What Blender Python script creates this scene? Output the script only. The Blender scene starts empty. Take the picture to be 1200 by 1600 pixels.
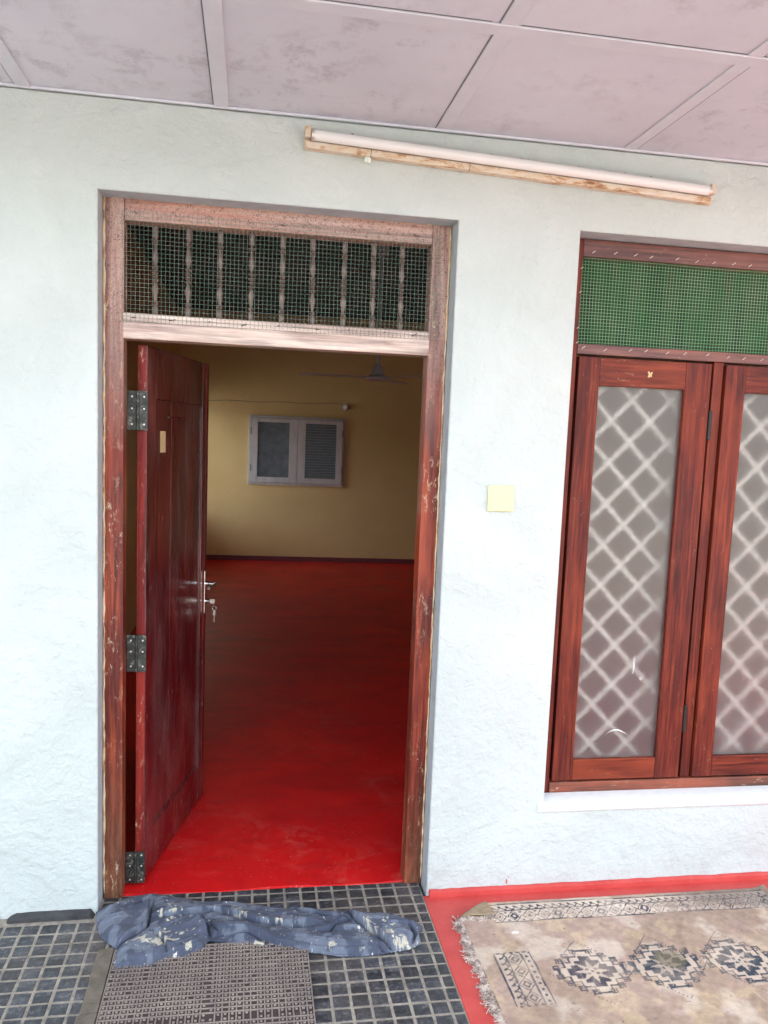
import bpy, bmesh, math, random
import numpy as np
from mathutils import Vector, Matrix
random.seed(7)
rng = np.random.default_rng(11)
sc = bpy.context.scene
COL = sc.collection

# ------------------------------------------------------------------ helpers
def link(name, me, mats, parent=None):
    o = bpy.data.objects.new(name, me)
    COL.objects.link(o)
    for m in (mats if isinstance(mats, (list, tuple)) else [mats]):
        me.materials.append(m)
    if parent is not None:
        o.parent = parent
        o.matrix_parent_inverse = Matrix.Translation(-Vector(parent.location)) if parent.type == 'EMPTY' or True else Matrix()
    return o

def thing(name, label, cat, loc=(0, 0, 0), group=None):
    o = bpy.data.objects.new(name, None); COL.objects.link(o)
    o.location = loc; o.empty_display_size = .05
    o['label'] = label; o['category'] = cat
    if group: o['group'] = group
    return o

def tag(o, label=None, cat=None, group=None, kind=None):
    if label: o['label'] = label
    if cat: o['category'] = cat
    if group: o['group'] = group
    if kind: o['kind'] = kind
    return o

def add_box(bm, x0, x1, y0, y1, z0, z1, bev=0.0, seg=2):
    t = bmesh.new()
    bmesh.ops.create_cube(t, size=1)
    for v in t.verts:
        v.co = Vector(((x0 + x1) / 2 + v.co.x * (x1 - x0), (y0 + y1) / 2 + v.co.y * (y1 - y0), (z0 + z1) / 2 + v.co.z * (z1 - z0)))
    if bev > 0:
        bmesh.ops.bevel(t, geom=t.edges[:], offset=bev, segments=seg, affect='EDGES', profile=.6)
    merge(bm, t)

def merge(bm, t, M=None):
    if M is not None:
        bmesh.ops.transform(t, matrix=M, verts=t.verts[:])
    me = bpy.data.meshes.new('tmp'); t.to_mesh(me); t.free(); bm.from_mesh(me); bpy.data.meshes.remove(me)

def box(x0, x1, y0, y1, z0, z1, bev=0.0, seg=2):
    bm = bmesh.new(); add_box(bm, x0, x1, y0, y1, z0, z1, bev, seg); return bm

def add_tube(bm, pts, r, n=6, cap=True, radii=None):
    pts = [Vector(p) for p in pts]
    rings = []
    up = Vector((0, 0, 1))
    for i, p in enumerate(pts):
        d = (pts[min(i + 1, len(pts) - 1)] - pts[max(i - 1, 0)])
        if d.length < 1e-9: d = Vector((1, 0, 0))
        d.normalize()
        a = up if abs(d.dot(up)) < .9 else Vector((1, 0, 0))
        s = d.cross(a).normalized(); t = s.cross(d).normalized()
        rr = radii[i] if radii else r
        rings.append([bm.verts.new(p + s * math.cos(2 * math.pi * k / n) * rr + t * math.sin(2 * math.pi * k / n) * rr) for k in range(n)])
    for a, b in zip(rings, rings[1:]):
        for k in range(n):
            bm.faces.new((a[k], a[(k + 1) % n], b[(k + 1) % n], b[k]))
    if cap:
        bm.faces.new(rings[0][::-1]); bm.faces.new(rings[-1])

def add_lathe(bm, prof, cx, cy, n=16, axis='z', base=0.0):
    rings = []
    for (r, h) in prof:
        ring = []
        for k in range(n):
            a = 2 * math.pi * k / n
            if axis == 'z': p = (cx + r * math.cos(a), cy + r * math.sin(a), base + h)
            elif axis == 'y': p = (cx + r * math.cos(a), base + h, cy + r * math.sin(a))
            else: p = (base + h, cx + r * math.cos(a), cy + r * math.sin(a))
            ring.append(bm.verts.new(p))
        rings.append(ring)
    for a, b in zip(rings, rings[1:]):
        for k in range(n):
            bm.faces.new((a[k], a[(k + 1) % n], b[(k + 1) % n], b[k]))
    bm.faces.new(rings[0][::-1]); bm.faces.new(rings[-1])

def done(name, bm, mats, parent=None, smooth=False, angle=None):
    bmesh.ops.recalc_face_normals(bm, faces=bm.faces[:])
    me = bpy.data.meshes.new(name); bm.to_mesh(me); bm.free()
    if smooth:
        for p in me.polygons: p.use_smooth = True
        if angle is not None and hasattr(me, 'set_sharp_from_angle'):
            me.set_sharp_from_angle(angle=math.radians(angle))
    return link(name, me, mats, parent)

# value noise for authored surfaces
def vnoise(X, Y, scale, seed=0, octaves=4, gain=.5):
    r = np.random.default_rng(seed)
    out = np.zeros_like(X, dtype=float); amp = 1; tot = 0
    for o in range(octaves):
        T = r.random((64, 64))
        x = X * scale * 2 ** o + 13.7 * o; y = Y * scale * 2 ** o + 7.1 * o
        xi = np.floor(x).astype(int); yi = np.floor(y).astype(int)
        fx = x - xi; fy = y - yi
        fx = fx * fx * (3 - 2 * fx); fy = fy * fy * (3 - 2 * fy)
        a = T[xi % 64, yi % 64]; b = T[(xi + 1) % 64, yi % 64]; c = T[xi % 64, (yi + 1) % 64]; d = T[(xi + 1) % 64, (yi + 1) % 64]
        out += amp * ((a * (1 - fx) + b * fx) * (1 - fy) + (c * (1 - fx) + d * fx) * fy)
        tot += amp; amp *= gain
    return out / tot
def sstep(a, b, x):
    t = np.clip((x - a) / (b - a), 0, 1); return t * t * (3 - 2 * t)

# ------------------------------------------------------------------ materials
class N:
    def __init__(s, name):
        s.m = bpy.data.materials.new(name); s.m.use_nodes = True
        s.nt = s.m.node_tree; s.nt.nodes.clear()
        s.out = s.nt.nodes.new('ShaderNodeOutputMaterial')
        s.b = s.nt.nodes.new('ShaderNodeBsdfPrincipled')
        s.nt.links.new(s.b.outputs[0], s.out.inputs[0])
        s.tc = s.nt.nodes.new('ShaderNodeTexCoord')
    def L(s, a, b): s.nt.links.new(a, b)
    def map(s, scale=(1, 1, 1), rot=(0, 0, 0), src=None):
        n = s.nt.nodes.new('ShaderNodeMapping'); n.inputs['Scale'].default_value = scale; n.inputs['Rotation'].default_value = rot
        s.L(src or s.tc.outputs['Object'], n.inputs[0]); return n.outputs[0]
    def noise(s, vec, scale=5, detail=4, rough=.5, dist=0):
        n = s.nt.nodes.new('ShaderNodeTexNoise'); n.inputs['Scale'].default_value = scale; n.inputs['Detail'].default_value = detail
        n.inputs['Roughness'].default_value = rough; n.inputs['Distortion'].default_value = dist
        s.L(vec, n.inputs['Vector']); return n.outputs['Fac']
    def voro(s, vec, scale=5, feat='F1', rnd=1):
        n = s.nt.nodes.new('ShaderNodeTexVoronoi'); n.inputs['Scale'].default_value = scale; n.feature = feat
        n.inputs['Randomness'].default_value = rnd
        s.L(vec, n.inputs['Vector']); return n.outputs['Distance']
    def ramp(s, fac, stops, interp='LINEAR'):
        n = s.nt.nodes.new('ShaderNodeValToRGB'); n.color_ramp.interpolation = interp
        e = n.color_ramp.elements
        while len(e) < len(stops): e.new(.5)
        for el, (p, c) in zip(e, stops):
            el.position = p
            el.color = (c, c, c, 1) if not isinstance(c, (tuple, list)) else (c[0], c[1], c[2], 1)
        s.L(fac, n.inputs[0]); return n.outputs[0]
    def mix(s, fac, a, b, mode='MIX'):
        n = s.nt.nodes.new('ShaderNodeMix'); n.data_type = 'RGBA'; n.blend_type = mode
        for v, i in ((fac, 0), (a, 6), (b, 7)):
            if hasattr(v, 'links'): s.L(v, n.inputs[i])
            elif i == 0: n.inputs[0].default_value = v
            else: n.inputs[i].default_value = (*v, 1)
        return n.outputs[2]
    def math(s, op, a, b=0.0, c=None, clamp=False):
        n = s.nt.nodes.new('ShaderNodeMath'); n.operation = op; n.use_clamp = clamp
        for i, v in enumerate((a, b) if c is None else (a, b, c)):
            if hasattr(v, 'links'): s.L(v, n.inputs[i])
            else: n.inputs[i].default_value = v
        return n.outputs[0]
    def sep(s, vec=None):
        n = s.nt.nodes.new('ShaderNodeSeparateXYZ'); s.L(vec or s.tc.outputs['Object'], n.inputs[0]); return n.outputs
    def bump(s, h, strength=.3, dist=.01, nrm=None):
        n = s.nt.nodes.new('ShaderNodeBump'); n.inputs['Strength'].default_value = strength; n.inputs['Distance'].default_value = dist
        s.L(h, n.inputs['Height'])
        if nrm is not None: s.L(nrm, n.inputs['Normal'])
        return n.outputs[0]
    def set(s, **k):
        nm = dict(col='Base Color', rough='Roughness', metal='Metallic', spec='Specular IOR Level', coat='Coat Weight', coatr='Coat Roughness', trans='Transmission Weight', ior='IOR', nrm='Normal', alpha='Alpha', coatn='Coat Normal', sheen='Sheen Weight')
        for kk, v in k.items():
            i = s.b.inputs[nm[kk]]
            if hasattr(v, 'links'): s.L(v, i)
            elif kk == 'col': i.default_value = (*v, 1)
            else: i.default_value = v
        return s

def wood(name, grain='z', deep=(.075, .012, .008), mid=(.20, .030, .014), hi=(.36, .075, .022), wear=.5, rough=.3, coat=.35, top_pale=False, low_brown=False, dusty=0.0, spec=.5):
    m = N(name)
    sc_ = {'z': (1, 1, .045), 'x': (.045, 1, 1), 'y': (1, .045, 1)}[grain]
    v = m.map(sc_)
    g = m.noise(v, 46, 8, .62, .6)
    g2 = m.noise(v, 160, 4, .6, .2)
    base = m.ramp(g, [(.34, deep), (.50, mid), (.66, hi)])
    fine = m.ramp(g2, [(.35, .62), (.6, 1.12)])
    base = m.mix(1.0, base, fine, 'MULTIPLY')
    patch = m.noise(m.map((1, 1, .35) if grain == 'z' else (.35, 1, 1)), 6.5, 3, .5, .4)
    base = m.mix(m.ramp(patch, [(.50, 0), (.68, .55)]), base, tuple(c * 1.35 for c in hi))
    base = m.mix(m.ramp(patch, [(.28, .6), (.42, 0)]), base, deep)
    if top_pale:  # bleached patina plus the bright gloss reflection, painted in paler with height
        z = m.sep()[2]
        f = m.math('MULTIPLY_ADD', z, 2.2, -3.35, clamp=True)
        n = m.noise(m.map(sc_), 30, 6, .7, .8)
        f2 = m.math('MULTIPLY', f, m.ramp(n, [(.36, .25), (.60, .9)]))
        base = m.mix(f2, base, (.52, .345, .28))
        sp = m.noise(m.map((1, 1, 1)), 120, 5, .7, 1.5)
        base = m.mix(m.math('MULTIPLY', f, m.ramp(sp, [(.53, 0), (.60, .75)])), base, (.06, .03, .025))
    if low_brown:
        z = m.sep()[2]
        n = m.noise(m.map(sc_), 9, 4, .6)
        f = m.math('ADD', m.math('MULTIPLY_ADD', z, -1.3, .62), m.math('MULTIPLY_ADD', n, 1.2, -.6), clamp=True)
        n2 = m.noise(m.map((1, 1, .2)), 60, 6, .7)
        base = m.mix(f, base, m.ramp(n2, [(.35, (.10, .045, .02)), (.6, (.24, .13, .07))]))
    w1 = m.noise(m.map((1, 1, .35) if grain == 'z' else (.35, 1, 1)), 70, 7, .78, .5)
    w2 = m.noise(m.map((1, 1, 1)), 7, 3, .5)
    wf = m.math('MULTIPLY', m.ramp(w1, [(.64 - .08 * wear, 0), (.68 - .06 * wear, 1)]), m.ramp(w2, [(.46, 0), (.62, 1)]))
    base = m.mix(m.math('MULTIPLY', wf, min(1, wear * 1.2)), base, (.52, .38, .25))
    # pale worn arrises
    geo = m.nt.nodes.new('ShaderNodeNewGeometry')
    if dusty:
        dn = m.noise(m.map((1, 1, .5)), 4, 6, .65)
        base = m.mix(m.ramp(dn, [(.48, 0), (.72, dusty)]), base, (.36, .22, .20))
    rn = m.noise(v, 30, 5, .6)
    m.set(col=base, rough=m.math('ADD', m.math('MULTIPLY_ADD', rn, .35, rough - .17), m.math('MULTIPLY', wf, .3)), coat=coat, coatr=.16, spec=spec)
    h = m.math('ADD', m.math('MULTIPLY', g, .7), m.math('MULTIPLY', w1, .35))
    m.set(nrm=m.bump(h, .35, .004))
    m.set(coatn=m.bump(m.noise(v, 22, 4, .6), .25, .004))
    return m.m

M = {}
# plaster wall outside
m = N('pale_plaster'); o = m.tc.outputs['Object']
v = m.map((1, 1, 1))
big = m.noise(v, 2.2, 5, .55, .5); fine = m.noise(v, 26, 6, .6, .3); vf = m.noise(v, 160, 3, .5); vo = m.noise(m.map((1, 1, 1.4)), 60, 4, .6, .4)
c = m.mix(m.ramp(big, [(.35, 0), (.65, 1)]), (.482, .526, .498), (.54, .582, .555))
st = m.noise(m.map((1, 1, .25)), 3.2, 6, .7, .4)
c = m.mix(m.ramp(st, [(.60, 0), (.8, .22)]), c, (.50, .58, .54))
sp = m.noise(v, 55, 4, .7, 1)
c = m.mix(m.ramp(sp, [(.70, 0), (.76, .35)]), c, (.42, .47, .46))
hh = m.math('ADD', m.math('ADD', m.math('MULTIPLY', big, 3.2), m.math('MULTIPLY', fine, .8)), m.math('ADD', m.math('MULTIPLY', vf, .07), m.math('MULTIPLY', m.ramp(vo, [(.45, 0), (.8, 1)]), .07)))
gr_ = m.noise(m.map((1, 1, .5)), 5, 7, .75, 1.0)
zz = m.sep()[2]
lowm = m.math('MULTIPLY', m.math('MULTIPLY_ADD', zz, -2.2, .75, clamp=True), m.ramp(gr_, [(.46, 0), (.66, .5)]))
c = m.mix(lowm, c, (.40, .40, .37))
hm = m.noise(v, 4.2, 7, .72, .8); c = m.mix(m.math('MULTIPLY', m.ramp(hm, [(.60, 0), (.70, .28)]), 1.0), c, (.42, .44, .40))
m.set(col=c, rough=.62, spec=.35, nrm=m.bump(hh, .85, .013)); M['wall'] = m.m
# reveal: greyer
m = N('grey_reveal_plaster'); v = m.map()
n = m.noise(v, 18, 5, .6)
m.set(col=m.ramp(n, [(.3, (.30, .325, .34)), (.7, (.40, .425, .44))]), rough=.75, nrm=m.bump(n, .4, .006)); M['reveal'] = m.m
m = N('white_sill_plaster'); v = m.map(); n = m.noise(v, 30, 5, .6)
m.set(col=m.ramp(n, [(.3, (.74, .77, .75)), (.7, (.82, .84, .82))]), rough=.6, nrm=m.bump(n, .4, .006)); M['sill'] = m.m
# ochre inside
m = N('ochre_plaster'); v = m.map(); n = m.noise(v, 1.6, 5, .6); n2 = m.noise(v, 20, 4, .5)
c = m.ramp(n, [(.3, (.64, .45, .19)), (.7, (.72, .53, .24))])
m.set(col=c, rough=.55, nrm=m.bump(n2, .2, .01)); M['ochre'] = m.m
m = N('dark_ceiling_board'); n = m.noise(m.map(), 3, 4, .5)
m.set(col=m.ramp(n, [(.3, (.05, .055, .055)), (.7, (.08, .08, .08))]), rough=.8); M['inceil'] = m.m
# porch ceiling
m = N('lilac_ceiling_board'); v = m.map()
n = m.noise(v, 1.8, 6, .6, .3)
c = m.ramp(n, [(.3, (.53, .54, .60)), (.5, (.575, .585, .645)), (.7, (.61, .62, .675))])
a = m.noise(m.map((1, .8, 1)), 11, 8, .75, .25); b = m.noise(v, 2.3, 3, .5)
f = m.math('MULTIPLY', m.ramp(a, [(.50, 0), (.62, 1)]), m.ramp(b, [(.43, .12), (.58, .9)]))
c = m.mix(m.math('MULTIPLY', f, .5), c, (.30, .27, .31))
a = m.noise(v, 110, 3, .6); c = m.mix(m.ramp(a, [(.70, 0), (.75, .5)]), c, (.22, .18, .2))
a = m.noise(m.map((1, 7, 1), (0, 0, .1)), 7, 2, .5); b = m.noise(v, 3.1, 2, .5)
m.set(col=c, rough=.7, spec=.3, nrm=m.bump(m.math('ADD', m.math('MULTIPLY', n, 2.5), m.math('MULTIPLY', a, .15)), .25, .01)); M['ceil'] = m.m
m = N('ceiling_batten_paint'); n = m.noise(m.map(), 9, 6, .6)
m.set(col=m.ramp(n, [(.3, (.54, .55, .605)), (.7, (.60, .61, .665))]), rough=.6, nrm=m.bump(n, .3, .004)); M['batten'] = m.m
# red polished cement (inside)
m = N('red_polished_cement'); v = m.map()
n = m.noise(v, 2.0, 6, .62, .6); s1 = m.noise(v, 7, 8, .75, 1.5); s2 = m.noise(v, 90, 3, .6)
c = m.ramp(n, [(.3, (.60, .008, .010)), (.7, (.78, .014, .013))])
dk = m.noise(m.map((.5, 1, 1)), 3.2, 7, .7, 1.2); c = m.mix(m.ramp(dk, [(.44, 0), (.62, .45)]), c, (.34, .006, .012))
f = m.math('MULTIPLY', m.ramp(s1, [(.50, 0), (.68, 1)]), m.ramp(m.noise(v, 1.6, 3, .5), [(.42, .1), (.6, 1)]))
c = m.mix(m.math('MULTIPLY', f, .42), c, (.62, .17, .13))
s3 = m.noise(m.map((1, 6, 1), (0, 0, .5)), 24, 5, .75); c = m.mix(m.math('MULTIPLY', m.ramp(s3, [(.64, 0), (.72, .7)]), f), c, (.70, .34, .28))
c = m.mix(m.ramp(s2, [(.66, 0), (.73, .75)]), c, (.68, .34, .28))
m.set(col=c, rough=m.math('MULTIPLY_ADD', s1, .22, .36), spec=.25, nrm=m.bump(m.math('ADD', m.math('MULTIPLY', s1, .6), n), .14, .008)); M['redfloor'] = m.m
# red porch paint
m = N('red_porch_paint'); v = m.map(); n = m.noise(v, 6, 6, .65, .5); s2 = m.noise(v, 50, 5, .7)
c = m.ramp(n, [(.3, (.47, .042, .036)), (.7, (.58, .075, .062))])
c = m.mix(m.ramp(s2, [(.60, 0), (.75, .4)]), c, (.62, .24, .19))
m.set(col=c, rough=.5, nrm=m.bump(s2, .3, .003)); M['redpaint'] = m.m
m = N('maroon_skirting'); n = m.noise(m.map(), 12, 4, .5)
m.set(col=m.ramp(n, [(.3, (.13, .018, .026)), (.7, (.19, .03, .04))]), rough=.45); M['maroon'] = m.m
# floor tile pads and grout
m = N('black_floor_tile'); v = m.map(); n = m.noise(v, 8, 6, .65, .4); s2 = m.noise(v, 70, 6, .75, .6)
c = m.ramp(n, [(.25, (.013, .014, .017)), (.55, (.033, .036, .043)), (.8, (.09, .088, .090))])
c = m.mix(m.math('MULTIPLY', m.ramp(s2, [(.48, 0), (.70, 1)]), .55), c, (.22, .205, .195))
sn_ = m.nt.nodes.new('ShaderNodeVectorMath'); sn_.operation = 'SNAP'; sn_.inputs[1].default_value = (.0556, .0556, 1)
mo_ = m.nt.nodes.new('ShaderNodeVectorMath'); mo_.operation = 'ADD'; mo_.inputs[1].default_value = (-.003, .0145, .5)
m.L(m.tc.outputs['Object'], mo_.inputs[0]); m.L(mo_.outputs[0], sn_.inputs[0])
wn_ = m.nt.nodes.new('ShaderNodeTexWhiteNoise'); m.L(sn_.outputs[0], wn_.inputs['Vector'])
c = m.mix(1, c, m.ramp(wn_.outputs['Value'], [(0, .6), (1, 1.5)]), 'MULTIPLY')
bx = m.noise(v, 1.7, 3, .5); c = m.mix(m.ramp(bx, [(.55, 0), (.75, .4)]), c, (.20, .155, .12))
m.set(col=c, rough=m.math('MULTIPLY_ADD', s2, .4, .22), nrm=m.bump(s2, .35, .002)); M['tile'] = m.m
m = N('dusty_grout'); n = m.noise(m.map(), 25, 6, .7)
m.set(col=m.ramp(n, [(.26, (.13, .115, .095)), (.7, (.40, .355, .285))]), rough=.9, nrm=m.bump(n, .5, .003)); M['grout'] = m.m
m = N('black_cement'); n = m.noise(m.map(), 20, 6, .7)
m.set(col=m.ramp(n, [(.3, (.018, .018, .02)), (.75, (.07, .068, .07))]), rough=.6, nrm=m.bump(n, .6, .006)); M['blackcem'] = m.m
# brown rubber mat
m = N('dusty_brown_rubber'); v = m.map(); n = m.noise(v, 5, 6, .7, .5); s2 = m.noise(v, 90, 5, .7)
c = m.ramp(n, [(.28, (.14, .112, .10)), (.5, (.22, .18, .155)), (.75, (.33, .27, .22))])
c = m.mix(m.ramp(s2, [(.5, 0), (.75, .5)]), c, (.34, .27, .21))
m.set(col=c, rough=.85, nrm=m.bump(s2, .4, .002)); M['mat'] = m.m
m = N('rubber_mat_base'); m.set(col=(.062, .046, .043), rough=.9); M['matbase'] = m.m
m = N('olive_mat_edge'); n = m.noise(m.map((1, 1, 1)), 18, 6, .7, .5)
m.set(col=m.ramp(n, [(.3, (.085, .07, .05)), (.7, (.19, .16, .12))]), rough=.8, nrm=m.bump(n, .4, .004)); M['matedge'] = m.m
# woods
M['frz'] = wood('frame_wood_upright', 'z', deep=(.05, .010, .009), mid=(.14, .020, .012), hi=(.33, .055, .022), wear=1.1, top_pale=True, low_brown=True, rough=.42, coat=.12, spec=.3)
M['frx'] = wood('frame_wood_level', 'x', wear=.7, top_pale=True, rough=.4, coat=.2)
M['frt'] = wood('worn_sheen_rail_wood', 'x', deep=(.17, .08, .06), mid=(.46, .32, .26), hi=(.62, .49, .41), wear=.5, rough=.33, coat=.4)  # worn wood, its pale tones also painting in the rail's reflected daylight
M['winz'] = wood('casement_wood_upright', 'z', deep=(.055, .009, .007), mid=(.12, .016, .009), hi=(.21, .036, .014), wear=.35, rough=.5, coat=.05, spec=.22)
M['winx'] = wood('casement_wood_level', 'x', deep=(.055, .009, .007), mid=(.125, .018, .009), hi=(.21, .038, .015), wear=.45, rough=.5, coat=.05, spec=.22)
M['winf'] = wood('window_frame_wood', 'x', deep=(.07, .024, .02), mid=(.135, .045, .035), hi=(.20, .07, .045), wear=.4, rough=.45, coat=.1)
M['sillw'] = wood('window_sill_wood', 'x', deep=(.035, .018, .012), mid=(.13, .035, .018), hi=(.27, .06, .025), wear=1.1, rough=.5, coat=.1)
M['leaf'] = wood('door_leaf_wood', 'z', deep=(.030, .004, .008), mid=(.075, .006, .010), hi=(.14, .013, .012), wear=.4, rough=.24, coat=.5, dusty=.28)
M['leafedge'] = wood('door_edge_wood', 'z', deep=(.08, .008, .008), mid=(.17, .014, .012), hi=(.28, .030, .020), wear=.8, rough=.45, coat=.08, spec=.25)
M['balu'] = wood('baluster_wood', 'z', deep=(.07, .045, .035), mid=(.17, .11, .09), hi=(.36, .26, .21), wear=1.0, rough=.4, coat=.2)
# worn yellow edge filler
m = N('cream_filler'); n = m.noise(m.map((1, 1, .3)), 60, 5, .7)
m.set(col=m.ramp(n, [(.35, (.30, .12, .04)), (.5, (.58, .42, .24)), (.7, (.70, .62, .46))]), rough=.6); M['filler'] = m.m
# metals
m = N('old_hinge_steel'); v = m.map(); n = m.noise(v, 60, 6, .75, .6)
c = m.ramp(n, [(.35, (.015, .017, .016)), (.55, (.05, .052, .045)), (.68, (.26, .25, .20))])
m.set(col=c, rough=.5, metal=.4, nrm=m.bump(n, .5, .003)); M['hinge'] = m.m
m = N('polished_steel'); m.set(col=(.78, .76, .70), rough=.18, metal=1); M['steel'] = m.m
m = N('brass'); m.set(col=(.72, .42, .14), rough=.28, metal=1); M['brass'] = m.m
m = N('black_iron'); m.set(col=(.02, .018, .016), rough=.5, metal=.3); M['iron'] = m.m
m = N('galvanised_green_wire'); n = m.noise(m.map(), 12, 3, .5)
m.set(col=m.ramp(n, [(.35, (.10, .20, .16)), (.65, (.20, .28, .24))]), rough=.5, metal=.1); M['wire'] = m.m
m = N('green_plastic_mesh'); n = m.noise(m.map(), 9, 4, .6)
m.set(col=m.ramp(n, [(.3, (.13, .34, .14)), (.7, (.30, .44, .26))]), rough=.5); M['gmesh'] = m.m
m = N('dark_green_net'); n = m.noise(m.map((1, 1, .06)), 26, 4, .6)
m.set(col=m.ramp(n, [(.32, (.006, .024, .010)), (.52, (.016, .060, .020)), (.68, (.040, .034, .022))]), rough=.8); M['gnet'] = m.m
m = N('fine_dark_net'); m.set(col=(.02, .045, .035), rough=.9); M['dnet'] = m.m
m = N('staple_steel'); m.set(col=(.65, .60, .54), rough=.4, metal=.5); M['staple'] = m.m
# lamp
m = N('rusty_white_enamel'); v = m.map((1, 1, 1)); n = m.noise(m.map((.3, 1, 1)), 34, 7, .75, .5)
c = m.ramp(n, [(.33, (.12, .05, .03)), (.41, (.42, .23, .11)), (.48, (.60, .48, .34)), (.60, (.62, .55, .47))])
m.set(col=c, rough=.5, nrm=m.bump(n, .4, .003)); M['enamel'] = m.m
m = N('rust'); n = m.noise(m.map(), 90, 5, .7); m.set(col=m.ramp(n, [(.35, (.05, .02, .012)), (.65, (.22, .09, .04))]), rough=.9, nrm=m.bump(n, .5, .003)); M['rust'] = m.m
m = N('lamp_tube_glass'); m.set(col=(.70, .69, .665), rough=.25, coat=.5); M['tube'] = m.m
m = N('tube_cap_metal'); m.set(col=(.62, .56, .50), rough=.35, metal=.7); M['cap'] = m.m
m = N('white_plastic'); m.set(col=(.66, .72, .62), rough=.4); M['plastic'] = m.m
m = N('cream_plastic'); m.set(col=(.78, .73, .36), rough=.4, spec=.4); M['cream'] = m.m
m = N('fan_enamel'); m.set(col=(.50, .47, .50), rough=.35); M['fan'] = m.m
m = N('grey_window_paint'); n = m.noise(m.map((1, 1, .4)), 14, 5, .6)
m.set(col=m.ramp(n, [(.3, (.46, .43, .42)), (.7, (.60, .57, .56))]), rough=.5); M['greyp'] = m.m
m = N('dark_pane'); n = m.noise(m.map(), 14, 5, .6)
m.set(col=m.ramp(n, [(.3, (.05, .06, .075)), (.7, (.10, .115, .135))]), rough=.25); M['dpane'] = m.m
m = N('cable_sheath'); m.set(col=(.26, .20, .13), rough=.6); M['cable'] = m.m
m = N('slat_paint'); m.set(col=(.13, .15, .175), rough=.5); M['slat'] = m.m
m = N('tan_card'); n = m.noise(m.map(), 60, 3, .5); m.set(col=m.ramp(n, [(.3, (.50, .36, .16)), (.7, (.62, .48, .26))]), rough=.7); M['card'] = m.m
m = N('white_grille_paint'); m.set(col=(.86, .82, .72), rough=.5); M['grille'] = m.m
# obscure glass with dust and scratches
m = N('clear_glass_back'); m.set(col=(.97, .97, .96), rough=0.0, trans=1.0, ior=1.45); M['clear'] = m.m
m = N('obscure_glass'); v = m.map()
d1 = m.noise(v, 150, 2, .5); d2 = m.noise(v, 6, 6, .7, 1.0)
nz = m.noise(v, 900, 1, .5)
m.set(col=(.93, .92, .90), rough=.44, trans=1.0, ior=1.45, spec=.5)
d = m.nt.nodes.new('ShaderNodeBsdfDiffuse'); d.inputs[0].default_value = (.60, .60, .57, 1)
mx = m.nt.nodes.new('ShaderNodeMixShader')
z = m.sep()[2]
lowd = m.math('MULTIPLY', m.math('MULTIPLY_ADD', z, -1.1, .95, clamp=True), m.ramp(d2, [(.45, .02), (.75, .4)]))
f = m.math('ADD', m.math('ADD', m.ramp(d1, [(.75, 0), (.78, .6)]), lowd), .07, clamp=True)
m.L(f, mx.inputs[0]); m.L(m.b.outputs[0], mx.inputs[1]); m.L(d.outputs[0], mx.inputs[2]); m.L(mx.outputs[0], m.out.inputs[0]); M['glass'] = m.m
# vertex coloured fabrics
def vcol(name, rough=.9, bs=.4, bscale=400, fuzz=0.0):
    m = N(name); a = m.nt.nodes.new('ShaderNodeVertexColor'); a.layer_name = 'Col'
    n = m.noise(m.map(), bscale, 3, .6); n2 = m.noise(m.map(), 45, 5, .7)
    c = m.mix(1, a.outputs[0], m.ramp(m.math('MULTIPLY_ADD', n2, .6, m.math('MULTIPLY', n, .4)), [(.3, .72), (.7, 1.15)]), 'MULTIPLY')
    m.set(col=c, rough=rough, spec=.2, sheen=fuzz, nrm=m.bump(n, bs, .0015)); return m.m
M['denim'] = vcol('faded_blue_cloth', .88, .4, 500, .1)
M['rug'] = vcol('printed_rug_weave', .95, .6, 350, .1)
m = N('rug_underside'); n = m.noise(m.map(), 60, 5, .6); m.set(col=m.ramp(n, [(.3, (.24, .17, .10)), (.7, (.36, .27, .17))]), rough=.95); M['rugback'] = m.m
m = N('cotton_fringe'); n = m.noise(m.map(), 40, 4, .7); m.set(col=m.ramp(n, [(.36, (.17, .12, .10)), (.58, (.60, .50, .42))]), rough=.95); M['fringe'] = m.m
m = N('sandy_ground'); n = m.noise(m.map(), .6, 8, .65); m.set(col=m.ramp(n, [(.3, (.17, .165, .15)), (.7, (.25, .245, .225))]), rough=.9, nrm=m.bump(n, .5, .05)); M['ground'] = m.m
m = N('roof_tile_clay'); n = m.noise(m.map(), 6, 5, .6); m.set(col=m.ramp(n, [(.3, (.20, .08, .05)), (.7, (.30, .13, .08))]), rough=.85); M['roof'] = m.m

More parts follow.
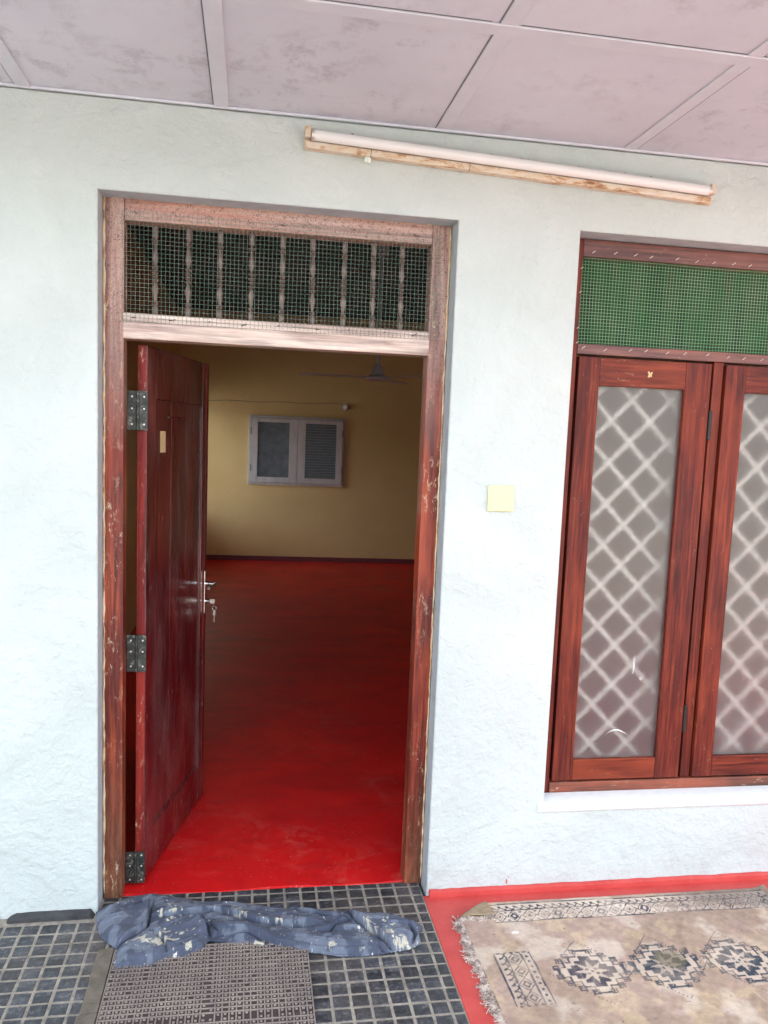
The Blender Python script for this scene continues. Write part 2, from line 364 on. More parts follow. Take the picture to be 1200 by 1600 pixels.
# ------------------------------------------------------------------ facade wall
D = .088            # frame set back in the opening
TH = .24            # wall thickness
def wall_mesh(xs, zs, holes, y0, y1):
    """slab between y0 and y1 with rectangular holes; xs, zs include the hole borders"""
    bm = bmesh.new(); V = {}
    def v(i, j, k):
        if (i, j, k) not in V: V[(i, j, k)] = bm.verts.new((xs[i], (y0, y1)[k], zs[j]))
        return V[(i, j, k)]
    def solid(i, j):
        if i < 0 or j < 0 or i >= len(xs) - 1 or j >= len(zs) - 1: return False
        cx = (xs[i] + xs[i + 1]) / 2; cz = (zs[j] + zs[j + 1]) / 2
        return not any(h[0] < cx < h[1] and h[2] < cz < h[3] for h in holes)
    for i in range(len(xs) - 1):
        for j in range(len(zs) - 1):
            if not solid(i, j): continue
            f = bm.faces.new((v(i, j, 0), v(i + 1, j, 0), v(i + 1, j + 1, 0), v(i, j + 1, 0))); f.material_index = 0
            f = bm.faces.new((v(i, j, 1), v(i, j + 1, 1), v(i + 1, j + 1, 1), v(i + 1, j, 1))); f.material_index = 1
            for (di, dj, a, b) in ((-1, 0, (i, j), (i, j + 1)), (1, 0, (i + 1, j), (i + 1, j + 1)), (0, -1, (i, j), (i + 1, j)), (0, 1, (i, j + 1), (i + 1, j + 1))):
                if not solid(i + di, j + dj):
                    f = bm.faces.new((v(*a, 0), v(*b, 0), v(*b, 1), v(*a, 1))); f.material_index = 2
    return bm
def sub(vals, step):
    vals = sorted(vals); out = []
    for a, b in zip(vals, vals[1:]):
        n = max(1, int(round((b - a) / step)))
        out += [a + (b - a) * k / n for k in range(n)]
    return out + [vals[-1]]
WX1 = 2.70
xs = sub([-3.0, 0.0, 1.110, 1.524, WX1, 4.4], .5); zs = sub([-.20, .0, .325, 2.303, 2.565], .5)
bm = wall_mesh(xs, zs, [(0.0, 1.110, -.2, 2.308), (1.524, WX1, .325, 2.303)], 0, TH)
bmesh.ops.recalc_face_normals(bm, faces=bm.faces[:])
# slightly rounded plaster arrises
ed = [e for e in bm.edges if abs(e.verts[0].co.y) < 1e-5 and abs(e.verts[1].co.y) < 1e-5 and len({f.material_index for f in e.link_faces}) == 2]
bmesh.ops.bevel(bm, geom=ed, offset=.006, segments=3, affect='EDGES', profile=.5)
wall = done('house_wall', bm, [M['wall'], M['ochre'], M['reveal']], smooth=True, angle=50)
tag(wall, 'pale blue-grey plastered house wall around the doorway and the window', 'wall')

# window sill of white plaster, sloping outwards
bm = bmesh.new()
P = [(.095, .33), (.0, .322), (-.018, .315), (-.022, .306), (-.018, .296), (.0, .290), (.0, .2895), (.095, .2895)]
P = [(.0812, .3285), (-.002, .3262), (-.012, .320), (-.014, .308), (-.010, .298), (-.001, .292)]
A = [bm.verts.new((1.500, y, z)) for y, z in P]; B = [bm.verts.new((2.725, y, z)) for y, z in P]
for k in range(len(P)): bm.faces.new((A[k], A[(k + 1) % len(P)], B[(k + 1) % len(P)], B[k]))
bm.faces.new(A[::-1]); bm.faces.new(B)
sl = done('window_sill', bm, M['sill'], smooth=True, angle=40)
tag(sl, 'white plaster ledge running under the wooden window', 'window sill')

# skirtings at the wall foot
def ragged_strip(name, x0, x1, y0, y1, z0, z1, amp, step, mat, seed, taper=0):
    r = random.Random(seed); bm = bmesh.new(); n = int((x1 - x0) / step) + 1
    rows = []; h = 0; q = 0
    for i in range(n + 1):
        x = x0 + (x1 - x0) * i / n
        h = .7 * h + r.uniform(-amp, amp) * .5; q = .6 * q + r.uniform(-amp, amp) * .4
        e = 1.0
        if taper: e = min(1, (i + .3) / taper, (n - i + .5) / max(1, taper * .4))
        zt = z0 + (z1 - z0) * max(.12, e) + h
        rows.append([bm.verts.new((x, y1, z0)), bm.verts.new((x, y1, zt)), bm.verts.new((x, y0 + (y1 - y0) * .35 + q, zt - .002)), bm.verts.new((x, y0 + q, zt - .006)), bm.verts.new((x, y0 + q, z0))])
    for a, b in zip(rows, rows[1:]):
        for k in range(4): bm.faces.new((a[k], a[k + 1], b[k + 1], b[k]))
    bm.faces.new(rows[0]); bm.faces.new(rows[-1][::-1])
    return done(name, bm, mat, smooth=True, angle=50)
s = ragged_strip('black_skirting', -.300, -.006, -.030, -.0008, -.02, .018, .0022, .016, M['blackcem'], 3, taper=3)
tag(s, 'low black cement skirting at the wall foot left of the door', 'skirting')
s = ragged_strip('black_skirting', -3.0, -.305, -.012, -.0008, -.02, .010, .002, .03, M['blackcem'], 5)
tag(s, 'thin black cement edge at the foot of the far left wall', 'skirting')
s = ragged_strip('red_skirting', 1.118, 4.4, -.016, -.0008, 0.0, .024, .0026, .022, M['redpaint'], 9)
tag(s, 'red painted skirting strip at the wall foot behind the rug', 'skirting')
# red paint runs above the skirting
bm = bmesh.new()
for (x, z, w, h) in ((1.402, .030, .0022, .016), (1.408, .052, .0018, .004)):
    add_box(bm, x - w, x + w, -.0022, .001, z, z + h, .0009, 1)
tag(done('paint_drip', bm, M['redpaint']), 'small red paint drip on the wall above the skirting', 'paint drip')

# ------------------------------------------------------------------ ground, porch floor
bm = box(-60, 60, -60, 60, -.60, -.20)
tag(done('ground', bm, M['ground']), kind='structure')
# porch slab: grout bed carrying dark square tiles on the left, red painted floor on the right
bm = box(-3.0, 1.098, -2.45, .098, -.18, -.0016); done_ = done('porch_floor_bed', bm, M['grout']); tag(done_, kind='structure')
bm = box(1.098, 4.4, -2.45, -.0, -.18, 0.0, .003, 2); tag(done('red_porch_floor', bm, M['redpaint']), kind='structure')
bm = bmesh.new(); r = random.Random(4)
p = .0556; g = .0080
def pad(x0, x1, y0, y1):
    z = -.0002 + r.uniform(-.0006, .0006)
    tx, ty = r.uniform(-.0005, .0005), r.uniform(-.0005, .0005)
    j = lambda: r.uniform(-.0006, .0006)
    b = .0022
    lo = [bm.verts.new((x + j(), y + j(), -.0045)) for x, y in ((x0, y0), (x1, y0), (x1, y1), (x0, y1))]
    hi = [bm.verts.new((x + j(), y + j(), z - .0009 + sx * tx + sy * ty)) for (x, y, sx, sy) in ((x0 + .0006, y0 + .0006, -1, -1), (x1 - .0006, y0 + .0006, 1, -1), (x1 - .0006, y1 - .0006, 1, 1), (x0 + .0006, y1 - .0006, -1, 1))]
    tp = [bm.verts.new((x, y, z + sx * tx + sy * ty)) for (x, y, sx, sy) in ((x0 + b, y0 + b, -1, -1), (x1 - b, y0 + b, 1, -1), (x1 - b, y1 - b, 1, 1), (x0 + b, y1 - b, -1, 1))]
    for A_, B_ in ((lo, hi), (hi, tp)):
        for k in range(4): bm.faces.new((A_[k], A_[(k + 1) % 4], B_[(k + 1) % 4], B_[k]))
    bm.faces.new(tp)
xr = []
k = 0
x = .003 + p * 19 + p * .7
edges = [.003 + p * q for q in range(-14, 21)]
for a, b in zip(edges, edges[1:]):
    y = .096; first = True
    for q in range(22):
        y1_ = y - g / 2 if q else y; y0_ = y - (p if q else .031) + g / 2
        y = y - (p if q else .031)
        if y0_ < -1.2: break
        xa, xb = a + g / 2, min(b - g / 2, 1.094)
        # outside the doorway the tiles stop at the skirting
        if (xb < 0.0 or xb > 1.112) and y1_ > -.034:
            if y0_ > -.05: continue
            y1_ = -.036
        if xa < 0.0 < xb and y1_ > -.036:
            xa = max(xa, .004)
            if xb - xa < .01: continue
        if xb - xa < .008: continue
        pad(xa, xb, y0_, y1_)
tl = done('floor_tiles', bm, M['tile'], smooth=False); tag(tl, kind='structure')

# red inside floor
bm = bmesh.new(); r = random.Random(8)
# front edge slightly uneven
n = 40; pts = []
for i in range(n + 1):
    x = .02 + 1.07 * i / n; pts.append((x, .103 + .006 * math.sin(i * .35) + r.uniform(-.0015, .0015)))
fa = [bm.verts.new((x, y, .0015)) for x, y in pts]; fb = [bm.verts.new((x, TH, .0015)) for x, y in pts]; fc = [bm.verts.new((x, y - .002, -.006)) for x, y in pts]
for i in range(n):
    bm.faces.new((fa[i], fa[i + 1], fb[i + 1], fb[i])); bm.faces.new((fc[i], fc[i + 1], fa[i + 1], fa[i]))
q = [bm.verts.new(c) for c in ((-.45, TH, .0015), (4.3, TH, .0015), (4.3, 7.8, .0015), (-.45, 7.8, .0015))]; bm.faces.new(q)
tag(done('inside_floor', bm, M['redfloor']), kind='structure')
tag(done('house_slab', box(-3.0, 4.4, .105, 8.2, -.2, -.008), M['blackcem']), kind='structure')

# ------------------------------------------------------------------ inside walls
def side_wall(name, pts, hole, z1, th, label):   # vertical wall following the segment pts, optional hole (s0,s1,z0,z1)
    (x0, y0), (x1, y1) = pts; Ln = math.hypot(x1 - x0, y1 - y0)
    xs_ = sorted(set([0, Ln] + ([h for ho in hole for h in ho[:2]]))); zs_ = sorted(set([0, z1] + [h for ho in hole for h in ho[2:]]))
    bm = wall_mesh(xs_, zs_, hole, 0, th)
    for f in bm.faces: f.material_index = 0
    ang = math.atan2(y1 - y0, x1 - x0)
    bmesh.ops.transform(bm, matrix=Matrix.Translation((x0, y0, 0)) @ Matrix.Rotation(ang, 4, 'Z'), verts=bm.verts[:])
    o = done(name, bm, M['ochre']); tag(o, label, 'wall'); return o
ZI = 3.0
yb = lambda x: 7.695 - .0456 * x
side_wall('back_wall', ((-.62, yb(-.62)), (4.4, yb(4.4))), [], ZI, .2, 'ochre rear wall of the room carrying the small grey window')
side_wall('side_wall', ((-.42, TH + .001), (-.42, yb(-.42) - .002)), [(5.7, 7.4, .65, 1.95)], ZI, .18, 'ochre side wall with an added unseen opening, seen through the gap behind the open door')  # unseen opening added to bring daylight onto the rear wall
side_wall('side_wall', ((4.2, yb(4.2) - .002), (4.2, TH + .001)), [], ZI, .18, 'ochre side wall hidden at the far right of the room')
bm = box(-.62, 4.42, TH + .001, 7.95, ZI + .001, ZI + .08); tag(done('inside_ceiling', bm, M['inceil']), kind='structure')
# maroon skirting along the back wall
bm = bmesh.new()
a = .0456
v8 = []
for x in (-.40, 4.19):
    y = yb(x)
    v8.append([bm.verts.new((x, y - .02, .002)), bm.verts.new((x, y - .02, .050)), bm.verts.new((x, y - .012, .058)), bm.verts.new((x, y - .001, .058)), bm.verts.new((x, y - .001, .002))])
for k in range(5): bm.faces.new((v8[0][k], v8[0][(k + 1) % 5], v8[1][(k + 1) % 5], v8[1][k]))
bm.faces.new(v8[0]); bm.faces.new(v8[1][::-1])
tag(done('maroon_skirting', bm, M['maroon']), 'dark maroon skirting along the foot of the ochre rear wall', 'skirting')

# upper facade and roof over the house (keeps the sun and sky off the rooms)
bm = bmesh.new()
add_box(bm, -3.0, 4.4, .002, TH, 2.567, 3.35)
o = done('upper_wall', bm, M['wall']); tag(o, 'upper part of the plastered wall above the porch ceiling', 'wall')
rf = thing('roof', 'clay roof over the house and porch', 'roof', (0, 0, 3.4))
bm = bmesh.new()
for (ya, za, yb_, zb_) in ((-1.35, 2.66, 4.0, 4.6), (4.0, 4.6, 9.0, 3.0)):
    vs = [bm.verts.new(c) for c in ((-3.6, ya, za), (5.0, ya, za), (5.0, yb_, zb_), (-3.6, yb_, zb_), (-3.6, ya, za + .1), (5.0, ya, za + .1), (5.0, yb_, zb_ + .1), (-3.6, yb_, zb_ + .1))]
    for f in ((0, 1, 2, 3), (4, 5, 6, 7), (0, 1, 5, 4), (1, 2, 6, 5), (2, 3, 7, 6), (3, 0, 4, 7)): bm.faces.new([vs[i] for i in f])
done('roof_slope', bm, M['roof'], rf)

# ------------------------------------------------------------------ porch ceiling
ZC = 2.573
PE = -1.15          # outer edge of the porch ceiling
cl = done('porch_ceiling', box(-3.0, 4.4, PE, -.001, ZC, ZC + .03), M['ceil']); tag(cl, kind='structure')
def batten(x0, x1, y0, y1, drop=.007, tilt=0, dark=None):
    bm = bmesh.new(); n = 14; horiz = (x1 - x0) > (y1 - y0)
    add_box(bm, x0, x1, y0, y1, ZC - drop, ZC - .0002, .0015, 1)
    o = done('batten', bm, M['batten'], cl); return o
ys = [(-.652 + .0, -.0125), (PE, -.702)]
xsb = [(-.225, -.183), (.337, .380), (1.020, 1.062), (1.650, 1.692), (2.33, 2.372), (3.0, 3.042), (-.90, -.858), (-1.6, -1.558)]
for (a, b) in xsb:
    for (c, d) in ys: batten(a, b, c, d, .0065 if a < .9 else .0035)
batten(-3.0, 4.4, -.702, -.652, .0055)
batten(-3.0, 4.4, PE, PE + .05, .010)
# dark joints between boards beside the battens
m = N('joint_dark'); m.set(col=(.16, .145, .155), rough=.9); M['joint'] = m.m
for (xj, w) in ((-.2275, .004), (.3345, .003), (1.0175, .0028), (1.6945, .0024), (2.3275, .003)):
    for (c, d) in ys: done('board_joint', box(xj - w / 2, xj + w / 2, c, d, ZC - .0012, ZC - .0003), M['joint'], cl)
for (a, b) in ((.38, 1.0), (-3, -.23), (1.07, 2.3)):
    done('board_joint', box(a, b, -.7055, -.703, ZC - .0012, ZC - .0003), M['joint'], cl)
cv = done('cornice_strip', box(-3.0, 4.4, -.012, -.0008, ZC - .008, ZC - .0003, .002, 1), M['batten'], cl)

# ------------------------------------------------------------------ door frame
fr = thing('door_frame', 'worn red-brown wooden door frame with a barred, wire-meshed fanlight', 'door frame', (.555, D, 0))
FI = .064
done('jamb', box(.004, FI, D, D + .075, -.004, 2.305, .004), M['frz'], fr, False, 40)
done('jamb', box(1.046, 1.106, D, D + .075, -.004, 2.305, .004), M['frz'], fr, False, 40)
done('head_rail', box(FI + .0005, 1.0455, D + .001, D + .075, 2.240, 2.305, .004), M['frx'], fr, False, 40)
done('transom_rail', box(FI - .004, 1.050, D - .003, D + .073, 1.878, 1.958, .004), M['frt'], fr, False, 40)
# door stop rebate behind the jambs
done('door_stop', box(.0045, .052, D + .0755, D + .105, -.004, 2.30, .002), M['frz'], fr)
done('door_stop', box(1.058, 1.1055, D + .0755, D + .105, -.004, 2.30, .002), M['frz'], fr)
# cream filler line where the frame meets the plaster
bm = bmesh.new(); r = random.Random(2)
def filler_line(p0, p1, n, rad):
    pts = []; rr = []
    for i in range(n + 1):
        t = i / n; pts.append((p0[0] + (p1[0] - p0[0]) * t + r.uniform(-.0012, .0012), p0[1] + r.uniform(-.001, .001), p0[2] + (p1[2] - p0[2]) * t + r.uniform(-.001, .001))); rr.append(rad * r.uniform(.45, 1.25))
    add_tube(bm, pts, rad, 6, True, rr)
filler_line((.0045, D, .02), (.0045, D, 2.303), 90, .0042)
filler_line((1.1058, D, .02), (1.1058, D, 2.303), 90, .0038)
filler_line((.004, D, 2.3055), (1.106, D, 2.3055), 60, .0034)
done('filler_line', bm, M['filler'], fr, True)
# turned balusters
prof = [(.0085, 0), (.0115, .008), (.0115, .026), (.0060, .031), (.0135, .038), (.0055, .046), (.0085, .06), (.0130, .082), (.0060, .103), (.0135, .109), (.0050, .116), (.0120, .121), (.0050, .127), (.0135, .134), (.0052, .141), (.0130, .148), (.0055, .156), (.0120, .178), (.0090, .20), (.0055, .220), (.0135, .228), (.0055, .236), (.0115, .242), (.0115, .270), (.009, .281)]
bx = [.155, .256, .357, .457, .557, .658, .759, .859, .954]
bm = bmesh.new(); add_lathe(bm, prof, 0, 0, 14)
b0 = done('baluster', bm, M['balu'], fr, True, 50)
for i, x in enumerate(bx):
    o = b0 if i == 0 else b0.copy()
    if i: COL.objects.link(o); o.parent = fr; o.matrix_parent_inverse = b0.matrix_parent_inverse.copy()
    o.scale = (.84, .84, 1); o.location = (x, D + .042, 1.9585); o.rotation_euler = (0, random.uniform(-.015, .015), random.uniform(0, 3))
# galvanised wire mesh nailed over the fanlight
def wire_mesh(name, x0, x1, z0, z1, px, pz, y, rad, mat, parent, wob=.0008, seed=1, nseg=16, skip=0):
    r = random.Random(seed); bm = bmesh.new()
    ph = [r.uniform(0, 6) for _ in range(8)]
    def off(x, z):
        return (wob * math.sin(7 * x + ph[0]) * math.cos(9 * z + ph[1]) + .6 * wob * math.sin(21 * x + ph[2] + 8 * z), wob * .9 * math.sin(9 * x + ph[3]) + .6 * wob * math.sin(17 * z + 13 * x + ph[4]))
    nx = int((x1 - x0) / px); nz = int((z1 - z0) / pz)
    for i in range(nx + 1):
        x = x0 + i * px; j = r.uniform(-.0004, .0004); e = r.uniform(-.004, .003); pts = []
        for k in range(nseg + 1):
            z = z0 + e + (z1 - z0 - e) * k / nseg; ox, oz = off(x, z)
            pts.append((x + ox + j, y + .4 * wob * math.sin(12 * x + 5 * z), z))
        add_tube(bm, pts, rad, 4)
    for i in range(nz + 1):
        z = z0 + i * pz; j = r.uniform(-.0004, .0004); e = r.uniform(-.004, .003); pts = []
        for k in range(nseg * 2 + 1):
            x = x0 + e + (x1 - x0 - e) * k / (nseg * 2); ox, oz = off(x, z)
            pts.append((x, y - rad * 1.2 + .4 * wob * math.sin(12 * x + 5 * z), z + oz + j))
        add_tube(bm, pts, rad, 4)
    return done(name, bm, mat, parent)
wire_mesh('wire_mesh', .058, 1.078, 1.930, 2.272,   .0133, .0133, D - .006, .00052, M['wire'], fr, .0012, 4)
bm = bmesh.new(); r = random.Random(3)
for x in [.10 + .112 * k for k in range(9)]:
    for z in (1.942, 2.262):
        add_tube(bm, [(x + r.uniform(-.02, .02), D - .007, z + r.uniform(-.004, .004)), (x + r.uniform(-.005, .012), D - .009, z + r.uniform(-.002, .006))], .0012, 5)
done('staples', bm, M['iron'], fr)

# ------------------------------------------------------------------ door leaf (hinged on the left, swung into the room)
HX, HY = .127, .170           # near lower corner line of the visible face
FX, FY = .291, .880
ang = math.atan2(FY - HY, FX - HX); WL = math.hypot(FX - HX, FY - HY)
dr = thing('door', 'dark mahogany panelled door standing open into the room', 'door', (HX, HY, .012))
Ml = Matrix.Translation((HX, HY, 0)) @ Matrix.Rotation(ang, 4, 'Z')      # local x runs along the leaf, local -y towards the doorway
def leaf_part(name, bm, mat, parent=dr, smooth=False, angle=40):
    bmesh.ops.transform(bm, matrix=Ml, verts=bm.verts[:]); return done(name, bm, mat, parent, smooth, angle)
z0, z1, T = .012, 1.868, .032
bm = bmesh.new()
add_box(bm, .0, .085, 0, T, z0, z1, .0025)
add_box(bm, WL - .085, WL, 0, T, z0, z1, .0025)
add_box(bm, .0855, WL - .0855, .001, T - .001, z1 - .17, z1 - .001, .002)
add_box(bm, .0855, WL - .0855, .001, T - .001, z0 + .001, z0 + .16, .002)
# boards of the long recessed panel
nb = 3; w = (WL - .171) / nb
for k in range(nb):
    add_box(bm, .0855 + w * k + .0004, .0855 + w * (k + 1) - .0004, .007, T - .009, z0 + .1605, z1 - .1705, .0010, 1)
# bead moulding
for (xa, xb) in ((.086, .096), (WL - .096, WL - .086)):
    add_box(bm, xa, xb, .003, .0088, z0 + .1605, z1 - .1705, .002)
add_box(bm, .0965, WL - .0965, .003, .0088, z1 - .180, z1 - .1708, .002)
add_box(bm, .0965, WL - .0965, .003, .0088, z0 + .161, z0 + .170, .002)
leaf_part('leaf', bm, M['leaf'])
bm = box(-.0042, -.0004, .002, T - .001, z0 + .001, z1 - .001, .0015); leaf_part('hinge_edge', bm, M['leafedge'])
# raised cover strip on the closing edge
leaf_part('cover_strip', box(WL - .045, WL - .040, -.0035, -.0003, z0 + .01, z1 - .01, .001), M['leafedge'])
def hinge(zc, hgt=.128):
    bm = bmesh.new()
    add_box(bm, .0655, .094, .1585, .1610, zc - hgt / 2, zc + hgt / 2, .0008, 1)
    add_box(bm, .1035, .1305, .1560, .1585, zc - hgt / 2, zc + hgt / 2, .0008, 1)
    add_box(bm, .0945, .1030, .1582, .1608, zc - hgt / 2, zc + hgt / 2, .0008, 1)
    o = done('hinge', bm, M['hinge'], dr)
    bm = bmesh.new()
    for k in range(5):
        a = zc - hgt / 2 + hgt * k / 5
        add_lathe(bm, [(.0042, 0), (.0052, .001), (.0052, hgt / 5 - .0015), (.0042, hgt / 5 - .0005)], .0985, .155, 10, 'z', a)
    k_ = done('hinge_pin', bm, M['hinge'], o, True, 40)
    bm = bmesh.new()
    for x in (.080, .119):
        for dz in (-.045, 0, .045):
            y = .1582 if x < .1 else .1557
            add_lathe(bm, [(.0034, 0), (.0030, -.0008), (.0012, -.0014)], x, zc + dz + (.006 if dz == 0 else 0), 8, 'y', y)
    s_ = done('screws', bm, M['staple'], o, True, 40)
    for q in (k_, s_): q.matrix_parent_inverse = Matrix()
hinge(1.655); hinge(.838); hinge(.070, .115)
# lock: escutcheon plate, lever and key
hz = .925
leaf_part('lock_plate', box(WL - .046, WL - .020, -.0075, -.0038, hz - .095, hz + .085, .0015), M['steel'])
bm = bmesh.new()
add_lathe(bm, [(.009, 0), (.009, -.012), (.0065, -.014), (.0065, -.045)], WL - .033, hz + .03, 12, 'y', -.0075)
add_tube(bm, [(WL - .030, -.050, hz + .03), (WL - .05, -.053, hz + .031), (WL - .09, -.052, hz + .031), (WL - .135, -.049, hz + .029)], .0065, 8, True, [.0075, .0068, .006, .0065])
leaf_part('lever_handle', bm, M['steel'])
bm = bmesh.new()
add_lathe(bm, [(.0085, 0), (.0085, -.009), (.006, -.010), (.003, -.011), (.003, -.026)], WL - .033, hz - .045, 12, 'y', -.0075)
add_box(bm, WL - .0345, WL - .0315, -.048, -.026, hz - .055, hz - .035, .001, 1)
add_tube(bm, [(WL - .033, -.044, hz - .05), (WL - .034, -.046, hz - .066)], .0018, 5)
leaf_part('key', bm, M['steel'])
bm = bmesh.new()
rng_ = []
for k in range(13):
    a = 2 * math.pi * k / 12; rng_.append((WL - .034, -.046 + .009 * math.sin(a), hz - .074 + .009 * math.cos(a)))
add_tube(bm, rng_, .0013, 5)
add_box(bm, WL - .0355, WL - .0335, -.052, -.040, hz - .105, hz - .083, .001, 1)
add_box(bm, WL - .0352, WL - .0338, -.048, -.0445, hz - .135, hz - .104, .0005, 1)
leaf_part('key_ring', bm, M['steel'])
bm = bmesh.new()
add_lathe(bm, [(.009, 0), (.009, .012), (.0065, .014), (.0065, .045)], WL - .033, hz + .03, 12, 'y', T)
add_tube(bm, [(WL - .030, T + .048, hz + .03), (WL - .09, T + .052, hz + .031), (WL - .135, T + .049, hz + .029)], .006, 8)
leaf_part('lever_handle', bm, M['steel'])
leaf_part('faceplate', box(WL + .0003, WL + .002, .006, T - .006, hz - .11, hz + .10, .0005, 1), M['brass'])
# paper tag and a wire hook on the leaf
bm = box(.098, .126, -.0012, -.0004, 1.462, 1.525, .0003, 1); o = leaf_part('paper_tag', bm, M['card'])
bm = box(.150, .205, .0056, .0066, 1.515, 1.590, .0003, 1); bpy.data.objects.remove(o, do_unlink=True)
leaf_part('paper_tag', bm, M['card'])
bm = bmesh.new(); add_tube(bm, [(.24, .004, 1.640), (.30, -.006, 1.640), (.42, -.012, 1.640), (.425, -.013, 1.632)], .0022, 6); leaf_part('wire_hook', bm, M['steel'])

# ------------------------------------------------------------------ window
wn = thing('window', 'red-brown wooden casement window with obscure glass and a green meshed fanlight', 'window', (2.1, D, .325))
X0, X1 = 1.527, WX1 - .003
wf = D
done('jamb', box(X0, 1.572, wf, wf + .07, .3255, 2.300, .003), M['winz'], wn, False, 40)
done('jamb', box(X1 - .045, X1, wf, wf + .07, .3255, 2.300, .003), M['winz'], wn, False, 40)
done('head_rail', box(1.5725, X1 - .0455, wf + .001, wf + .07, 2.243, 2.300, .003), M['winf'], wn, False, 40)
done('transom_rail', box(1.5725, X1 - .0455, wf - .002, wf + .07, 1.915, 1.950, .003), M['winf'], wn, False, 40)
done('bottom_rail', box(1.5725, X1 - .0455, wf - .006, wf + .07, .3258, .3665, .004), M['sillw'], wn, False, 40)
done('mullion', box(2.094, 2.131, wf + .006, wf + .07, .367, 1.9145, .002), M['winf'] if False else M['winz'], wn, False, 40)
def casement(x0, x1, hx):
    c = done('casement', (lambda bm: bm)(_cs(x0, x1)), M['winz'], wn, False, 40)
    gx0, gx1 = x0 + .078, x1 - .097
    for (za, zb_) in ((1.8105, 1.9055), (.3735, .4515)):
        q = done('rail', box(gx0 + .0005, gx1 - .0005, wf - .0055, wf + .028, za, zb_, .002), M['winx'], c, False, 40)
    bm = box(gx0 - .004, gx1 + .004, wf + .010, wf + .014, .448, 1.814)
    bm.normal_update()
    for f in bm.faces: f.material_index = 0 if f.normal.y < -.5 else 1
    q = done('glass_pane', bm, [M['glass'], M['clear']], c)
    if x0 < 2:
        bm = bmesh.new()
        add_tube(bm, [(1.873, wf + .0094, .77), (1.876, wf + .0092, .80), (1.874, wf + .0094, .835)], .0022, 5, True, [.0008, .0026, .0010])
        add_tube(bm, [(1.79 + .007 * k, wf + .0094, .545 + .012 * math.sin(k * .33)) for k in range(12)], .0016, 5, True, [.0006 + .0018 * math.sin(k * .28) ** 2 for k in range(12)])
        add_tube(bm, [(1.906 + .0045 * math.cos(a), wf + .0094, .752 + .0045 * math.sin(a)) for a in [k * .524 for k in range(13)]], .0011, 5)
        done('paint_smear', bm, M['sill'], c)
    return c
def _cs(x0, x1):
    bm = bmesh.new()
    add_box(bm, x0, x0 + .078, wf - .006, wf + .029, .3725, 1.9065, .0022)
    add_box(bm, x1 - .097, x1, wf - .006, wf + .029, .3725, 1.9065, .0022)
    return bm
c1 = casement(1.5800, 2.0790, 2.079); c2 = casement(2.1365, 2.6500, 2.65)
for c in (c1, c2):
    for ch in c.children: ch.matrix_parent_inverse = Matrix()
for z, h in ((1.690, .105), (.60, .105)):
    bm = bmesh.new()
    add_lathe(bm, [(.005, 0), (.0062, .002), (.0062, h - .002), (.005, h)], 2.0865, wf - .006, 10, 'z', z - h / 2)
    add_box(bm, 2.087, 2.098, wf - .001, wf + .0055, z - h / 2 + .004, z + h / 2 - .004, .0006, 1)
    done('hinge', bm, M['iron'], wn)
wire_mesh('green_mesh', 1.577, X1 - .050, 1.945, 2.246, .0113, .0113, wf + .012, .0008, M['gmesh'], wn, .0012, 14, 10)
done('net_backing', box(1.573, X1 - .046, wf + .050, wf + .053, 1.951, 2.242), M['gnet'], wn)
bm = bmesh.new(); r = random.Random(5)
for z, n in ((2.256, 13), (1.934, 15)):
    for k in range(n):
        x = 1.60 + k * .075 + r.uniform(-.012, .012); zz = z + r.uniform(-.003, .004)
        add_tube(bm, [(x, wf - .0030, zz - .004), (x + .011, wf - .0030, zz + .004)], .0011, 5)
for z in (1.95, 2.0, 2.12, 2.2): add_tube(bm, [(1.566, wf - .001, z), (1.574, wf - .001, z + .006)], .0011, 5)
done('staples', bm, M['staple'], wn)
# blobs of filler on the casement rails
bm = bmesh.new()
for (dx, dz, rr) in ((0, 0, .007), (.006, .006, .004), (-.006, .007, .004), (-.004, -.006, .005), (.004, -.005, .004)):
    t = bmesh.new(); bmesh.ops.create_icosphere(t, subdivisions=2, radius=rr); 
    merge(bm, t, Matrix.Translation((1.846 + dx, wf - .0052, 1.857 + dz)) @ Matrix.Diagonal((1, .18, 1, 1)))
done('filler_spot', bm, M['card'], c1, True).matrix_parent_inverse = Matrix()
# white diamond security grille behind the glass
gr = thing('security_grille', 'white diamond lattice grille standing behind the obscure window glass', 'grille', (2.1, wf + .06, .37))
bm = bmesh.new(); gx0, gx1, gz0, gz1 = 1.575, X1 - .046, .37, 1.912
pw, phh = .148, .1515
gy = wf + .078
def clip(xa, za, xb, zb):
    pts = []
    dx, dz = xb - xa, zb - za; t0, t1 = 0, 1
    for p_, q_ in ((-dx, xa - gx0), (dx, gx1 - xa), (-dz, za - gz0), (dz, gz1 - za)):
        if abs(p_) < 1e-9:
            if q_ < 0: return None
        else:
            t = q_ / p_
            if p_ < 0: t0 = max(t0, t)
            else: t1 = min(t1, t)
    if t0 >= t1 - 1e-3: return None
    return (xa + dx * t0, za + dz * t0, xa + dx * t1, za + dz * t1)
xc, zc_ = 1.752, 1.695     # a node of the lattice
for s_ in (1, -1):
    for k in range(-18, 19):
        bx_, bz_ = xc + k * pw, zc_
        c_ = clip(bx_ - 20 * pw, bz_ - s_ * 20 * phh, bx_ + 20 * pw, bz_ + s_ * 20 * phh)
        if not c_: continue
        xa, za, xb, zb = c_
        L_ = math.hypot(xb - xa, zb - za); t = bmesh.new()
        add_box(t, 0, L_, -.002, .002, -.0065, .0065, .001, 1)
        merge(bm, t, Matrix.Translation((xa, gy + (.0 if s_ > 0 else .0045), za)) @ Matrix.Rotation(-math.atan2(zb - za, xb - xa), 4, 'Y'))
g_ = done('lattice', bm, M['grille'], gr)
bm = bmesh.new()
